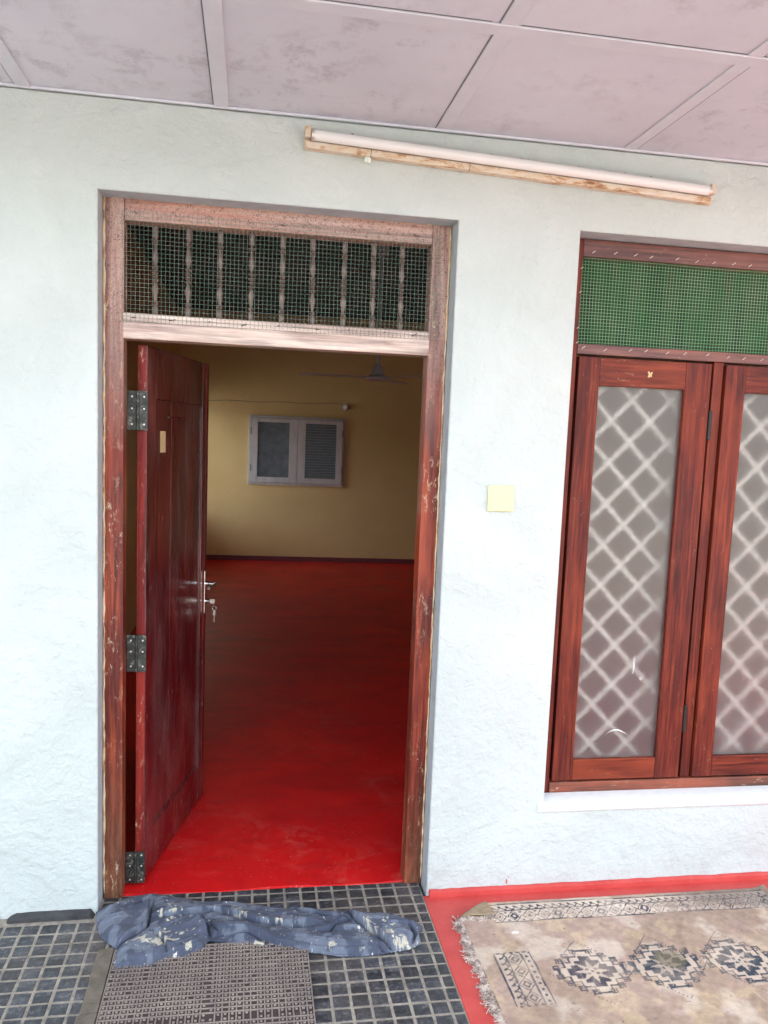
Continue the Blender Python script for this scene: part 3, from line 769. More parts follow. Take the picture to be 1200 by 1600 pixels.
for (a, b, c, d) in ((gx0, gx0 + .012, gz0, gz1), (gx1 - .012, gx1, gz0, gz1)): add_box(bm, a, b, gy + .008, gy + .016, c, d, .001, 1)
for (c, d) in ((gz0, gz0 + .012), (gz1 - .012, gz1)): add_box(bm, gx0 + .013, gx1 - .013, gy + .008, gy + .016, c, d, .001, 1)
done('grille_frame', bm, M['grille'], gr)

# ------------------------------------------------------------------ fluorescent batten on the wall
lt = thing('fluorescent_light', 'rusty white fluorescent tube light mounted above the door and window', 'tube light', (1.29, 0, 2.48))
a_ = math.atan2(-.052, 1.362); Mt = Matrix.Translation((.609, 0, 2.4985)) @ Matrix.Rotation(-a_, 4, 'Y')
LL = 1.362
def lp(name, bm, mat, smooth=True):
    bmesh.ops.transform(bm, matrix=Mt, verts=bm.verts[:]); return done(name, bm, mat, lt, smooth, 40)
bm = bmesh.new(); add_box(bm, 0, LL, -.016, -.0015, -.030, .030, .003); add_box(bm, .004, LL - .012, -.036, -.0165, -.031, -.0105, .004)
lp('housing', bm, M['enamel'])
r = random.Random(31); bm = bmesh.new(); rows = []
for k in range(161):
    x = .002 + (LL - .006) * k / 160; h = .0306 + max(0, r.gauss(0, .0016)); d_ = r.uniform(0, .0012)
    rows.append([bm.verts.new((x, -.0166 - d_, .0280 - max(0, r.gauss(0, .0022)))), bm.verts.new((x, -.0168 - d_, h)), bm.verts.new((x, -.0075, h + .0004))])
for a, b in zip(rows, rows[1:]):
    for k in range(2): bm.faces.new((a[k], a[k + 1], b[k + 1], b[k]))
lp('rust_edge', bm, M['rust'])
for x in (.52, .205): lp('housing_seam', box(x, x + .0015, -.0368, -.017, -.0318, -.0100), M['iron'])
bm = bmesh.new(); add_lathe(bm, [(.0160, 0), (.0168, .004), (.0168, LL - .052), (.0160, LL - .048)], -.036, .0080, 16, 'x', .024); lp('lamp_tube', bm, M['tube'])
for x in (.019, LL - .030):
    bm = bmesh.new(); add_lathe(bm, [(.014, 0), (.0176, .002), (.0176, .010), (.015, .012)], -.036, .0080, 16, 'x', x); lp('tube_cap', bm, M['cap'])
for xa in (0.0, LL - .019):
    bm = box(xa, xa + .018, -.044, -.0165, -.002, .031, .003); lp('lamp_holder', bm, M['enamel'])
bm = bmesh.new(); add_lathe(bm, [(.0085, 0), (.0105, -.002), (.0105, -.014), (.008, -.017)], .198, -.024, 14, 'z', -.0312); lp('starter', bm, M['plastic'])

# ------------------------------------------------------------------ blank switch plate
sw = thing('switch_plate', 'square cream plastic blank plate on the wall between door and window', 'switch plate', (1.299, 0, 1.412))
done('plate', box(1.2545, 1.344, -.0095, -.001, 1.3685, 1.4560, .003, 3), M['cream'], sw, True, 40)
bm = bmesh.new(); add_box(bm, 1.296, 1.303, -.0102, -.0096, 1.4085, 1.411, .0002, 1); done('raised_mark', bm, M['cream'], sw)

# ------------------------------------------------------------------ room things
bw = thing('inside_window', 'small closed grey two-leaf window on the ochre rear wall', 'window', (1.02, yb(1.02), .945))
wx0, wx1, wz0, wz1 = .437, 1.605, .945, 1.785
def rot_y(bm):      # lay along the slightly skewed rear wall
    for v in bm.verts: v.co.y += yb(v.co.x)
    return bm
bm = bmesh.new()
def ring(bm, x0, x1, z0, z1, w, y0, y1, wb=None):
    wb = wb or w
    add_box(bm, x0, x0 + w, y0, y1, z0, z1, .004); add_box(bm, x1 - w, x1, y0, y1, z0, z1, .004)
    add_box(bm, x0 + w, x1 - w, y0 + .001, y1, z1 - w, z1, .004); add_box(bm, x0 + w, x1 - w, y0 + .001, y1, z0, z0 + wb, .004)
ring(bm, wx0, wx1, wz0, wz1, .028, -.035, -.001); done('frame', rot_y(bm), M['greyp'], bw)
mid = 1.030
for (a, b, ga, gb) in ((wx0 + .03, mid - .002, .548, .930), (mid + .002, wx1 - .03, 1.125, 1.500)):
    bm = bmesh.new()
    add_box(bm, a, ga, -.055, -.036, wz0 + .03, wz1 - .03, .003); add_box(bm, gb, b, -.055, -.036, wz0 + .03, wz1 - .03, .003)
    add_box(bm, ga, gb, -.054, -.036, 1.708, wz1 - .03, .003); add_box(bm, ga, gb, -.054, -.036, wz0 + .03, 1.042, .003)
    cs = done('casement', rot_y(bm), M['greyp'], bw)
    pn = done('glass_pane', rot_y(box(ga - .004, gb + .004, -.040, -.036, 1.038, 1.712)), M['dpane'], cs); pn.matrix_parent_inverse = Matrix()
    if ga > 1:
        bm = bmesh.new()
        for k in range(20):
            z = 1.05 + k * .033; add_box(bm, ga + .002, gb - .002, -.049, -.041, z, z + .012, .002, 1)
        q = done('slats', rot_y(bm), M['slat'], cs); q.matrix_parent_inverse = Matrix()
bm = bmesh.new()
for (x, z) in ((wx0 + .03, 1.15), (wx0 + .03, 1.6), (wx1 - .03, 1.15), (wx1 - .03, 1.6)): add_box(bm, x - .006, x + .006, -.060, -.0555, z - .04, z + .04, .002, 1)
done('hinges', rot_y(bm), M['slat'], bw)
# lamp socket and its cable
ls = thing('lamp_socket', 'small round white lamp socket on the rear wall above the grey window', 'lamp socket', (1.604, yb(1.604), 1.93))
bm = bmesh.new(); y_ = yb(1.604)
add_lathe(bm, [(.038, 0), (.044, -.006), (.042, -.014), (.028, -.022), (.024, -.045), (.020, -.050)], 1.612, 1.925, 20, 'y', y_ - .001); done('socket_body', bm, M['greyp'], ls, True, 40)
bm = bmesh.new(); add_lathe(bm, [(.014, 0), (.024, -.012), (.030, -.03), (.024, -.048), (.008, -.058)], 1.612, 1.925, 16, 'y', y_ - .051); done('bulb', bm, M['tube'], ls, True)
bm = bmesh.new(); r = random.Random(6); pts = []
for k in range(30):
    x = 1.575 - k * .067; pts.append((x, yb(x) - .006, 1.962 + .006 * math.sin(k * .7) - .0009 * k))
add_tube(bm, pts, .0032, 5)
tag(done('wall_cable', bm, M['cable']), 'thin dark cable running left along the rear wall from the lamp socket', 'cable')
# ceiling fan
fx, fy, fz = 1.395, 3.6, 2.015
fn = thing('ceiling_fan', 'pale ceiling fan with bell-shaped motor hanging inside the room', 'ceiling fan', (fx, fy, ZI))
bm = bmesh.new(); add_lathe(bm, [(.005, -.010), (.060, -.006), (.088, .004), (.092, .014), (.088, .024), (.060, .034), (.046, .05), (.040, .075), (.036, .10), (.020, .115), (.014, .125)], fx, fy, 28, 'z', fz)
done('motor_housing', bm, M['fan'], fn, True, 45)
bm = bmesh.new(); add_lathe(bm, [(.011, .12), (.011, ZI - fz - .08), (.05, ZI - fz - .07), (.055, ZI - fz - .02), (.055, ZI - fz - .001)], fx, fy, 16, 'z', fz); done('down_rod', bm, M['fan'], fn, True, 45)
for k, a in enumerate((math.radians(182), math.radians(302), math.radians(62))):
    bm = bmesh.new(); n = 10; R_ = []
    for i in range(n + 1):
        t = i / n; rr = .085 + t * .50; w_ = .046 + .020 * math.sin(t * 2.6); tw = .06 - .03 * t
        for s_ in (-1, 1):
            R_.append((rr, s_ * w_, s_ * tw * w_ + .004 - .02 * t * 0))
    up = [bm.verts.new((x, y, z + .0015)) for x, y, z in R_]; dn = [bm.verts.new((x, y, z - .0015)) for x, y, z in R_]
    for i in range(n):
        j = 2 * i
        bm.faces.new((up[j], up[j + 1], up[j + 3], up[j + 2])); bm.faces.new((dn[j], dn[j + 2], dn[j + 3], dn[j + 1]))
        bm.faces.new((up[j], up[j + 2], dn[j + 2], dn[j])); bm.faces.new((up[j + 1], dn[j + 1], dn[j + 3], up[j + 3]))
    bm.faces.new((up[0], dn[0], dn[1], up[1])); bm.faces.new((up[-2], up[-1], dn[-1], dn[-2]))
    bmesh.ops.transform(bm, matrix=Matrix.Translation((fx, fy, fz + .014)) @ Matrix.Rotation(a, 4, 'Z'), verts=bm.verts[:])
    done('blade', bm, M['fan'], fn)

# ------------------------------------------------------------------ brown rubber door mat
mt = thing('door_mat', 'dusty brown rubber mat with a small square waffle pattern before the door', 'door mat', (.36, -.5, 0))
mx0, mx1, my0, my1 = .088, .674, -1.05, -.222
bm = box(mx0, mx1, my0, my1, .0012, .0075, .0015, 1); done('mat_base', bm, M['matbase'], mt)
bm = bmesh.new(); r = random.Random(12); pc = .0195
nx = int((mx1 - mx0) / pc); ny = int((my1 - my0) / pc); px_ = (mx1 - mx0) / nx; py_ = (my1 - my0) / ny
seamx = mx0 + px_ * round((.378 - mx0) / px_); seamy = my1 - py_ * 17
for i in range(nx + 1):
    x = mx0 + i * px_
    if abs(x - seamx) < .004: continue
    w_ = .0022 if 0 < i < nx else .004
    add_box(bm, max(mx0, x - w_), min(mx1, x + w_), my0, my1, .0070, .0112 + r.uniform(-.0004, .0004), .0008, 1)
for j in range(ny + 1):
    y = my1 - j * py_
    if abs(y - seamy) < .004: continue
    w_ = .0020 if 0 < j < ny else .004
    add_box(bm, mx0, mx1, max(my0, y - w_), min(my1, y + w_), .0068, .0110 + r.uniform(-.0004, .0004), .0008, 1)
for i in range(nx):
    for j in range(ny):
        x = mx0 + (i + .5) * px_; y = my1 - (j + .5) * py_
        if r.random() < .9:
            add_box(bm, x - .0048 + r.uniform(-.0004, .0004), x + .0030, y - .0022, y + .0052, .0070, .0116 + r.uniform(-.0015, .0008), .0014, 1)
done('waffle_top', bm, M['mat'], mt)
bm = bmesh.new()
for (ya, yb2, xa_) in ((-.207, -.50, .036), (-.503, -1.05, .030)):
    n = 12; A = []
    for k in range(n + 1):
        y = ya + (yb2 - ya) * k / n; e = r.uniform(-.0015, .0015)
        A.append([bm.verts.new((xa_ + e, y, .0013)), bm.verts.new((xa_ + .004 + e, y, .0045)), bm.verts.new((mx0 - .004, y, .0090)), bm.verts.new((mx0 - .0015, y, .0013))])
    for p_, q_ in zip(A, A[1:]):
        for k in range(4): bm.faces.new((p_[k], p_[(k + 1) % 4], q_[(k + 1) % 4], q_[k]))
    bm.faces.new(A[0]); bm.faces.new(A[-1][::-1])
done('sloped_edge', bm, M['matedge'], mt)

# ------------------------------------------------------------------ grid surface with vertex colours
def grid_obj(name, X, Y, Z, colr, mask, mat, parent=None, thick=0.0):
    ny_, nx_ = X.shape
    idx = -np.ones(X.shape, int); keep = mask
    cell = keep[:-1, :-1] & keep[1:, :-1] & keep[:-1, 1:] & keep[1:, 1:]
    used = np.zeros(X.shape, bool); used[:-1, :-1] |= cell; used[1:, :-1] |= cell; used[:-1, 1:] |= cell; used[1:, 1:] |= cell
    idx[used] = np.arange(used.sum())
    V = np.stack([X[used], Y[used], Z[used]], 1)
    a = idx[:-1, :-1][cell]; b = idx[:-1, 1:][cell]; c = idx[1:, 1:][cell]; d = idx[1:, :-1][cell]
    F = np.stack([a, b, c, d], 1)
    me = bpy.data.meshes.new(name); me.from_pydata(V.tolist(), [], F.tolist())
    at = me.color_attributes.new('Col', 'FLOAT_COLOR', 'POINT')
    C4 = np.ones((len(V), 4), np.float32); C4[:, :3] = colr[used]
    at.data.foreach_set('color', C4.ravel())
    for p_ in me.polygons: p_.use_smooth = True
    o = link(name, me, mat, parent)
    if thick:
        md = o.modifiers.new('s', 'SOLIDIFY'); md.thickness = thick; md.offset = 1
    return o

# photo-measured floor positions (metres) of the pile of cloth: outline and fold lines
def poly_mask(X, Y, P):
    inside = np.zeros(X.shape, bool); n = len(P)
    for i in range(n):
        x0, y0 = P[i]; x1, y1 = P[(i + 1) % n]
        c = ((y0 > Y) != (y1 > Y)) & (X < (x1 - x0) * (Y - y0) / ((y1 - y0) if abs(y1 - y0) > 1e-12 else 1e-12) + x0)
        inside ^= c
    return inside
def seg_dist(X, Y, P, closed=False):
    best = np.full(X.shape, 1e9); sgn = np.zeros(X.shape); tt = np.zeros(X.shape)
    n = len(P); L = 0; lens = [math.dist(P[i], P[(i + 1) % n]) for i in range(n if closed else n - 1)]; tot = sum(lens); acc = 0
    for i in range(n if closed else n - 1):
        x0, y0 = P[i]; x1, y1 = P[(i + 1) % n]; dx, dy = x1 - x0, y1 - y0; l2 = dx * dx + dy * dy + 1e-12
        t = np.clip(((X - x0) * dx + (Y - y0) * dy) / l2, 0, 1)
        d = np.hypot(X - x0 - t * dx, Y - y0 - t * dy); m_ = d < best
        best = np.where(m_, d, best); sgn = np.where(m_, np.sign((X - x0) * -dy + (Y - y0) * dx), sgn); tt = np.where(m_, (acc + t * lens[i]) / tot, tt)
        acc += lens[i]
    return best, sgn, tt

# camera-independent conversion used while authoring: list of (x, y) metres
OUT = [(-0.008, 0.0), (0.019, 0.036), (0.057, 0.052), (0.095, 0.08), (0.157, 0.095), (0.216, 0.077), (0.3, 0.044), (0.365, 0.014), (0.44, 0.019), (0.515, -0.012), (0.601, -0.04), (0.685, -0.06), (0.813, -0.081), (0.92, -0.099), (0.986, -0.121), (1.026, -0.155), (1.055, -0.181), (1.058, -0.192), (1.038, -0.229), (1.035, -0.284), (0.991, -0.31), (0.907, -0.321), (0.836, -0.326), (0.768, -0.319), (0.69, -0.295), (0.623, -0.268), (0.514, -0.247), (0.455, -0.234), (0.405, -0.209), (0.368, -0.201), (0.354, -0.243), (0.321, -0.262), (0.3, -0.288), (0.262, -0.281), (0.213, -0.313), (0.15, -0.321), (0.103, -0.334), (0.088, -0.275), (0.083, -0.205), (0.052, -0.169), (0.033, -0.146), (0.017, -0.097), (0.005, -0.06)]
CRE = [([(0.177, -0.064), (0.231, -0.077), (0.269, -0.073), (0.328, -0.064), (0.375, -0.065), (0.432, -0.086), (0.463, -0.104), (0.515, -0.142), (0.586, -0.16), (0.657, -0.174), (0.744, -0.179)], 0.013, 0.03, 0.016), ([(0.368, -0.211), (0.375, -0.187), (0.404, -0.176), (0.484, -0.181), (0.514, -0.202), (0.573, -0.245), (0.632, -0.265), (0.709, -0.299), (0.827, -0.318), (0.931, -0.319)], 0.015, 0.03, 0.014), ([(0.558, -0.041), (0.622, -0.047), (0.683, -0.099), (0.744, -0.132), (0.841, -0.156)], 0.01, 0.02, 0.014), ([(0.813, -0.101), (0.839, -0.152), (0.862, -0.202), (0.897, -0.251), (0.944, -0.314)], 0.016, 0.03, 0.022), ([(0.369, -0.194), (0.416, -0.229), (0.465, -0.251), (0.498, -0.248)], 0.009, 0.012, 0.01), ([(0.085, -0.221), (0.121, -0.182), (0.148, -0.154), (0.168, -0.124), (0.169, -0.067), (0.169, 0.009)], 0.014, 0.03, 0.018), ([(0.692, -0.206), (0.747, -0.208), (0.782, -0.169), (0.822, -0.154)], 0.008, 0.014, 0.012), ([(0.103, -0.311), (0.153, -0.304)], 0.006, 0.01, 0.01), ([(0.323, -0.304), (0.355, -0.269), (0.368, -0.211), (0.356, -0.14), (0.309, -0.092)], 0.016, 0.03, 0.02), ([(0.372, -0.127), (0.404, -0.176), (0.434, -0.176)], 0.007, 0.012, 0.01), ([(0.891, -0.292), (0.917, -0.318), (0.985, -0.335)], 0.008, 0.012, 0.01), ([(0.185, -0.133), (0.235, -0.204), (0.254, -0.265)], 0.005, 0.014, 0.012), ([(1.012, -0.192), (1.027, -0.244), (1.008, -0.297)], 0.01, 0.012, 0.01), ([(0.378, -0.265), (0.514, -0.282), (0.611, -0.302)], 0.003, 0.01, 0.01), ([(0.474, -0.215), (0.573, -0.265), (0.688, -0.323)], 0.006, 0.012, 0.012)]
SPL = [(0.086, -0.005, 0.029, 0.019, 0.8), (0.238, -0.065, 0.033, 0.059, 0.9), (0.21, -0.203, 0.051, 0.04, 1.0), (0.17, -0.189, 0.035, 0.034, 0.9), (0.289, -0.228, 0.043, 0.039, 0.7), (0.51, -0.244, 0.055, 0.023, 1.0), (0.401, -0.082, 0.062, 0.029, 0.6), (0.315, -0.18, 0.04, 0.041, 0.6), (0.463, -0.099, 0.041, 0.029, 0.7), (0.555, -0.152, 0.062, 0.021, 0.6), (0.921, -0.232, 0.07, 0.041, 1.05), (0.973, -0.292, 0.052, 0.033, 1.1), (0.896, -0.186, 0.046, 0.032, 0.7), (0.74, -0.285, 0.028, 0.016, 0.9), (0.598, -0.101, 0.021, 0.019, 0.6), (0.111, -0.242, 0.026, 0.032, 0.5), (0.21, -0.29, 0.027, 0.025, 0.6)]
st = .0018
gx = np.arange(-.05, 1.10, st); gy_ = np.arange(-.42, .13, st)
X, Y = np.meshgrid(gx, gy_)
wx = X + .006 * (vnoise(X, Y, 14, 3) - .5); wy = Y + .006 * (vnoise(X, Y, 14, 4) - .5)
mask = poly_mask(wx, wy, OUT)
de, _, _ = seg_dist(wx, wy, OUT, True)
def ridg(u, v, su, sv, seed, p=3):
    return (1 - np.abs(2 * vnoise(u * su, v * sv, 1.0, seed, 3, .45) - 1)) ** p
H = .007 * (1 - np.exp(-de / .005)) + .024 * sstep(0, .05, de)
lf = 1 - sstep(.30, .42, X); rt = 1 - lf
va = Y + .16 * X; vb = Y - .35 * X; vc = Y * .7 + X * .7
inn = sstep(.002, .022, de)
H += inn * rt * (.012 * ridg(X, va, 2.2, 20, 7, 6) + .004 * ridg(X, Y + .30 * X, 4, 40, 8, 6) - .004)
H += inn * lf * (.009 * ridg(vc, X - Y, 5, 14, 9, 6) + .005 * ridg(X, vb, 6, 24, 10, 6) - .004)
H += inn * .0025 * ridg(X + .3 * Y, Y - .2 * X, 12, 24, 12, 4)
for (P_, amp, l1, l2) in CRE:
    d, s_, t = seg_dist(wx, wy, P_)
    fade = sstep(0, .12, t) * sstep(0, .10, 1 - t)
    e = sstep(-.0055, .0045, d * s_ + .0015 * (vnoise(X, Y, 60, 91, 2) - .5))            # 1 on the upper side
    H += fade * amp * 1.5 * (e * np.exp(-np.where(s_ > 0, d, 0) / l1) - .45 * (1 - e) * np.exp(-np.where(s_ < 0, d, 0) / l2) - 1.5 * np.exp(-((np.where(s_ < 0, d, -d) - .006) / .0036) ** 2))
H += .0012 * (vnoise(X, Y, 80, 21, 3) - .5) + .003 * (vnoise(X, Y, 24, 22, 3) - .5)
H = np.where(H > 0, H * .8, H)
Z = np.maximum(H, .0025 + .0015 * np.sin(X * 90)) + .0035
Z = np.where(de < .005, .0035 + Z * de / .005 * .8, Z)
# faded blue with creamy paint splashes
Y0_ = Y; Y = Y - 1.1 * Z      # follow the surface so marks do not smear down the folds
base = np.zeros(X.shape + (3,)); n1 = vnoise(X, Y, 9, 31, 5)[..., None]; n2 = vnoise(X, Y, 45, 32, 4)[..., None]
base[:] = np.array((.040, .048, .074)) * (1 - n1) * 1.15 + np.array((.092, .106, .146)) * n1 * 1.1
base = base * (.8 + .4 * n2)
sp = vnoise(X * .8 + Y * .5 + .02 * vnoise(X, Y, 40, 46, 3), Y * 1.1 - X * .5, 50, 41, 5, .66); sp2 = vnoise(X, Y, 95, 42, 3)
amt = np.zeros(X.shape)
for (cx, cy, r1, r2, w_) in SPL:
    amt = np.maximum(amt, w_ * np.exp(-(((X - cx) / r1) ** 2 + ((Y0_ - cy) / r2) ** 2)))
f = sstep(.655, .70, sp * .8 + .2 * sp2 + amt * .23 - .05)[..., None]
grey = sstep(.50, .62, vnoise(X, Y, 26, 44, 4) + amt * .10)[..., None]
base = base * (1 - .55 * grey) + np.array((.20, .23, .28)) * .55 * grey
base = base * (1 - f) + np.array((.50, .47, .37)) * f
dots = sstep(.80, .84, sp2 + .0 * amt)[..., None]; base = base * (1 - dots) + np.array((.68, .67, .60)) * dots
# crumpled dirty hem on the right
Y = Y0_
hem = (sstep(.86, .90, X) * sstep(-.30, -.24, -Y * 0 + Y * 1) * 0)[..., None]
cl_ = grid_obj('crumpled_trousers', X, Y, Z, base, mask, M['denim'])
tag(cl_, 'paint-splashed blue cloth crumpled along the doorstep', 'cloth')
cl_.modifiers.new('s', 'SOLIDIFY').thickness = .002

# ------------------------------------------------------------------ rug
RX0, RX1, RY0, RY1 = 1.188, 2.362, -.905, -.078
rugt = thing('rug', 'worn beige rug with dark blue star medallions lying by the wall', 'rug', (1.775, -.49, 0))
st = .0034
gx = np.arange(RX0, RX1 + st, st); gy_ = np.arange(RY0, RY1 + st, st)
X, Y = np.meshgrid(gx, gy_)
wob = lambda s1, s2, a: a * (vnoise(X, Y, s1, s2, 2) - .5)
U_ = X + wob(7, 51, .010); V_ = Y + wob(6, 52, .010)
beige = np.array((.39, .275, .20)); pink = np.array((.44, .31, .24)); tan_ = np.array((.49, .36, .23)); dark = np.array((.030, .042, .062)); brn = np.array((.16, .10, .09)); cream = np.array((.70, .59, .47))
n1 = vnoise(X, Y, 5, 61, 5)[..., None]; n2 = vnoise(X, Y, 16, 62, 5)[..., None]; n3 = vnoise(X, Y, 70, 63, 3)[..., None]
colr = beige + (pink - beige) * sstep(.4, .6, n1) + (tan_ - beige) * sstep(.5, .68, n2) * .9
colr = colr * (.80 + .4 * n3)
colr = colr + (cream - colr) * sstep(.56, .72, vnoise(X, Y, 8, 66, 5))[..., None] * .6
ink = np.zeros(X.shape); crm = np.zeros(X.shape); bri = np.zeros(X.shape)
def put(layer, m_, v=1.0): np.maximum(layer, np.where(m_, v, 0), out=layer)
LW = .0027
def border(u, v, L0, L1, wid):
    """band: u along (L0..L1), v across 0..wid"""
    on = (u > L0) & (u < L1) & (v > -.002) & (v < wid + .002)
    put(crm, on & (v > .0) & (v < wid), 1.0)
    put(ink, on & (np.abs(v - .002) < LW), .85); put(ink, on & (np.abs(v - wid) < LW), .95); put(ink, on & (np.abs(v - .040) < LW * .9), .8)
    # running hooks
    ph = (u - L0) / .028; fx = ph - np.floor(ph)
    put(ink, on & (np.hypot((fx - .35) * .028, v - .018) < .0052), .9)
    put(ink, on & (np.abs(v - (.028 + .006 * np.cos(fx * 6.283))) < .0032) & (v < .040), .85)
    # diamonds
    wv = wid - .042; c = .042 + wv / 2; ph = (u - L0) / .052; k = np.floor(ph); fx = (ph - k - .5) * .052
    dd = np.abs(fx) / .026 + np.abs(v - c) / (wv / 2)
    put(ink, on & (np.abs(dd - .92) < .085) & (v > .042), .8)
    dk = (k.astype(int) % 3 == 1)
    put(ink, on & dk & (dd < .66) & (dd > .28), .95); put(ink, on & ~dk & (dd < .20), .8)
    put(bri, on & ~dk & (dd < .62) & (dd > .3), .35)
    fx2 = (ph - np.floor(ph)) ; fx2 = np.minimum(fx2, 1 - fx2) * .052
    put(ink, on & (np.hypot(fx2, (np.abs(v - c) - wv * .36)) < .0050), .6)
border(U_, RY1 - .020 - V_, 1.300, RX1 - .02, .105)
border(U_, V_ - (RY0 + .020), 1.26, RX1 - .02, .105)
def col_border(xa, xb, ya, yb_):
    wd = xb - xa
    for (u, v) in ((V_, U_ - xa), ):
        on = (V_ > ya) & (V_ < yb_) & (v > -.002) & (v < wd + .002)
        put(crm, on & (v > 0) & (v < wd), .5)
        for vv, a in ((.002, .8), (.036, .75), (wd - .030, .7), (wd, .9)): put(ink, on & (np.abs(v - vv) < LW), a)
        ph = (u - ya) / .026; fx = ph - np.floor(ph)
        put(ink, on & (np.hypot((fx - .4) * .026, v - .017) < .005), .85)
        put(ink, on & (np.abs(v - (.028 + .005 * np.cos(fx * 6.283))) < .003), .8)
        put(ink, on & (np.hypot((fx - .5) * .026, v - (wd - .015)) < .0055), .8)
        c = (.036 + wd - .030) / 2; hw = (wd - .066) / 2
        ph = (u - ya) / .060; fx = (ph - np.floor(ph) - .5) * .060
        dd = np.abs(fx) / .030 + np.abs(v - c) / hw
        put(ink, on & (np.abs(dd - .95) < .09) & (np.abs(v - c) < hw), .65)
        put(ink, on & (dd < .6) & (dd > .28), .6)
    for vv in (ya, yb_): put(ink, (U_ > xa) & (U_ < xb) & (np.abs(V_ - vv) < LW * 1.2) & (np.floor(U_ / .011) % 2 == 0), .8)
col_border(1.243, 1.362, -.612, -.368); col_border(2.200, 2.318, -.612, -.368)
def hook(cx, cy, s_, rx, ry):
    u = (U_ - cx) * rx; v = (V_ - cy) * ry
    for (a, b, c, d) in ((0, s_, s_, s_), (s_, s_, 0, s_), (0, 0, 0, s_), (0, s_ * .62, 0, 0), (s_ * .62, s_ * .62, 0, s_ * .55), (s_ * .3, s_ * .62, s_ * .55, s_ * .55)):
        x0, x1 = min(a, b), max(a, b); y0, y1 = min(c, d), max(c, d)
        put(ink, (u > x0 - LW) & (u < x1 + LW) & (v > y0 - LW) & (v < y1 + LW), .75)
def medal(cx, cy, kind):
    u = U_ - cx; v = V_ - cy; au = np.abs(u); av = np.abs(v)
    q = .0165
    steps = [(4.6, 1.0), (3.5, 2.0), (2.4, 3.2), (1.1, 4.5)]
    def stepd(k): # stepped cross
        m_ = np.zeros(u.shape, bool)
        for a, b in steps: m_ |= (au < a * q * k) & (av < b * q * k)
        return m_
    big = stepd(1.42); sm = stepd(1.30)
    put(crm, stepd(1.6), .45)
    put(ink, big & ~sm, .8)
    put(crm, sm, .8)
    core = stepd(1.0); put(ink, core, 1.0)
    # eight pointed star left open inside
    star = np.zeros(u.shape, bool); d1 = np.abs(u + v) * .7071; d2 = np.abs(u - v) * .7071
    for (p1, p2) in ((au, av), (av, au), (d1, d2), (d2, d1)): star |= (p1 / .058 + p2 / .0150) < 1
    old = (np.minimum(au + av * .38, av + au * .38) < .0) | ((au + av) < .034) | ((np.maximum(au, av) < .026)) | ((au < .012) & (av < .052)) & (au < (.056 - av) * .35) | ((av < .012) & (au < .056)) & (av < (.060 - au) * .35)
    ink[star & core] = .06
    if kind: put(bri, star & core, .25)
    put(ink, (np.hypot(au - .014, av - .010) < .0058), .7); put(ink, (np.hypot(au, av) < .005), .8)
    for sx in (-1, 1):
        for sy in (-1, 1):
            hook(cx + sx * .050, cy + sy * .066, .019, sx, sy); hook(cx + sx * .078, cy + sy * .042, .019, sx, sy); hook(cx + sx * .018, cy + sy * .088, .017, sx, sy); hook(cx + sx * .098, cy + sy * .012, .017, sx, sy)
    dd = au / .135 + av / .150
    put(ink, (np.abs(dd - 1.02) < .022) & (np.floor((u - v) / .0085) % 2 == 0), .6)
for i, cx in enumerate((1.528, 1.770, 2.020)): medal(cx, -.478, i == 1)
# scattered small marks between borders and field
for k in range(60):
    cx, cy = rng.uniform(1.26, 2.33), rng.choice([-.245, -.262, -.335, -.62, -.64, -.70]) + rng.uniform(-.006, .006)
    put(ink, (np.abs(U_ - cx) < .004) & (np.abs(V_ - cy) < .002), .45)
wearn = sstep(.30, .55, vnoise(X, Y, 11, 71, 5)); worn2 = .75 + .25 * sstep(.25, .5, vnoise(X, Y, 60, 72, 3))
ink = np.clip(ink * 1.25, 0, 1) * (.70 + .30 * wearn) * worn2
colr = colr + (cream - colr) * (crm * .68)[..., None]
colr = colr + (brn - colr) * bri[..., None]
inkc = dark + (np.array((.10, .07, .08)) - dark) * (sstep(.5, .68, vnoise(X, Y, 4, 74, 2)) * .5)[..., None]
colr = colr + (inkc - colr) * np.clip(ink, 0, 1)[..., None]
# grey damp stain towards the far right, small olive stain on the middle star, dirt
sx = np.exp(-(((X - 2.24) / .22) ** 2 + ((Y + .12) / .085) ** 2)); sn = vnoise(X, Y, 8, 77, 5)
stf = (sstep(.42, .62, sx * .75 + sn * .35))[..., None] * .72
colr = colr * (1 - stf) + (colr * .25 + np.array((.10, .085, .075)) * .6) * stf
ol = sstep(.4, .6, np.exp(-(((X - 1.80) / .055) ** 2 + ((Y + .45) / .05) ** 2)) * .8 + .25 * sn)[..., None] * .65
colr = colr * (1 - ol) + np.array((.17, .14, .075)) * ol
dirt = sstep(.52, .70, vnoise(X, Y, 6, 78, 5))[..., None] * .35; colr = colr * (1 - dirt) + np.array((.25, .17, .13)) * dirt
wh = (np.hypot((X - 1.352) / 1.3, Y + .262) < .010)[..., None]; colr = np.where(wh, np.array((.80, .74, .66)), colr)
Z = .0070 + .0035 * (vnoise(X, Y, 5, 81, 3) - .5) + .0012 * (vnoise(X, Y, 40, 82, 3) - .5)
for (P_, a, w_) in (([(1.72, -.20), (1.80, -.30), (1.90, -.47), (1.96, -.62), (1.99, -.76), (2.0, -.9)], .0075, .013), ([(1.99, -.19), (1.90, -.34), (1.84, -.50), (1.88, -.72)], .0045, .012), ([(1.66, -.09), (1.74, -.13), (1.86, -.17), (2.1, -.20)], .006, .012), ([(1.55, -.20), (1.62, -.33), (1.66, -.50)], .003, .015), ([(2.10, -.2), (2.2, -.5), (2.22, -.8)], .004, .02)):
    d, s_, t = seg_dist(X, Y, P_); Z += a * np.exp(-(d / w_) ** 2) * sstep(0, .2, t) * sstep(0, .15, 1 - t)
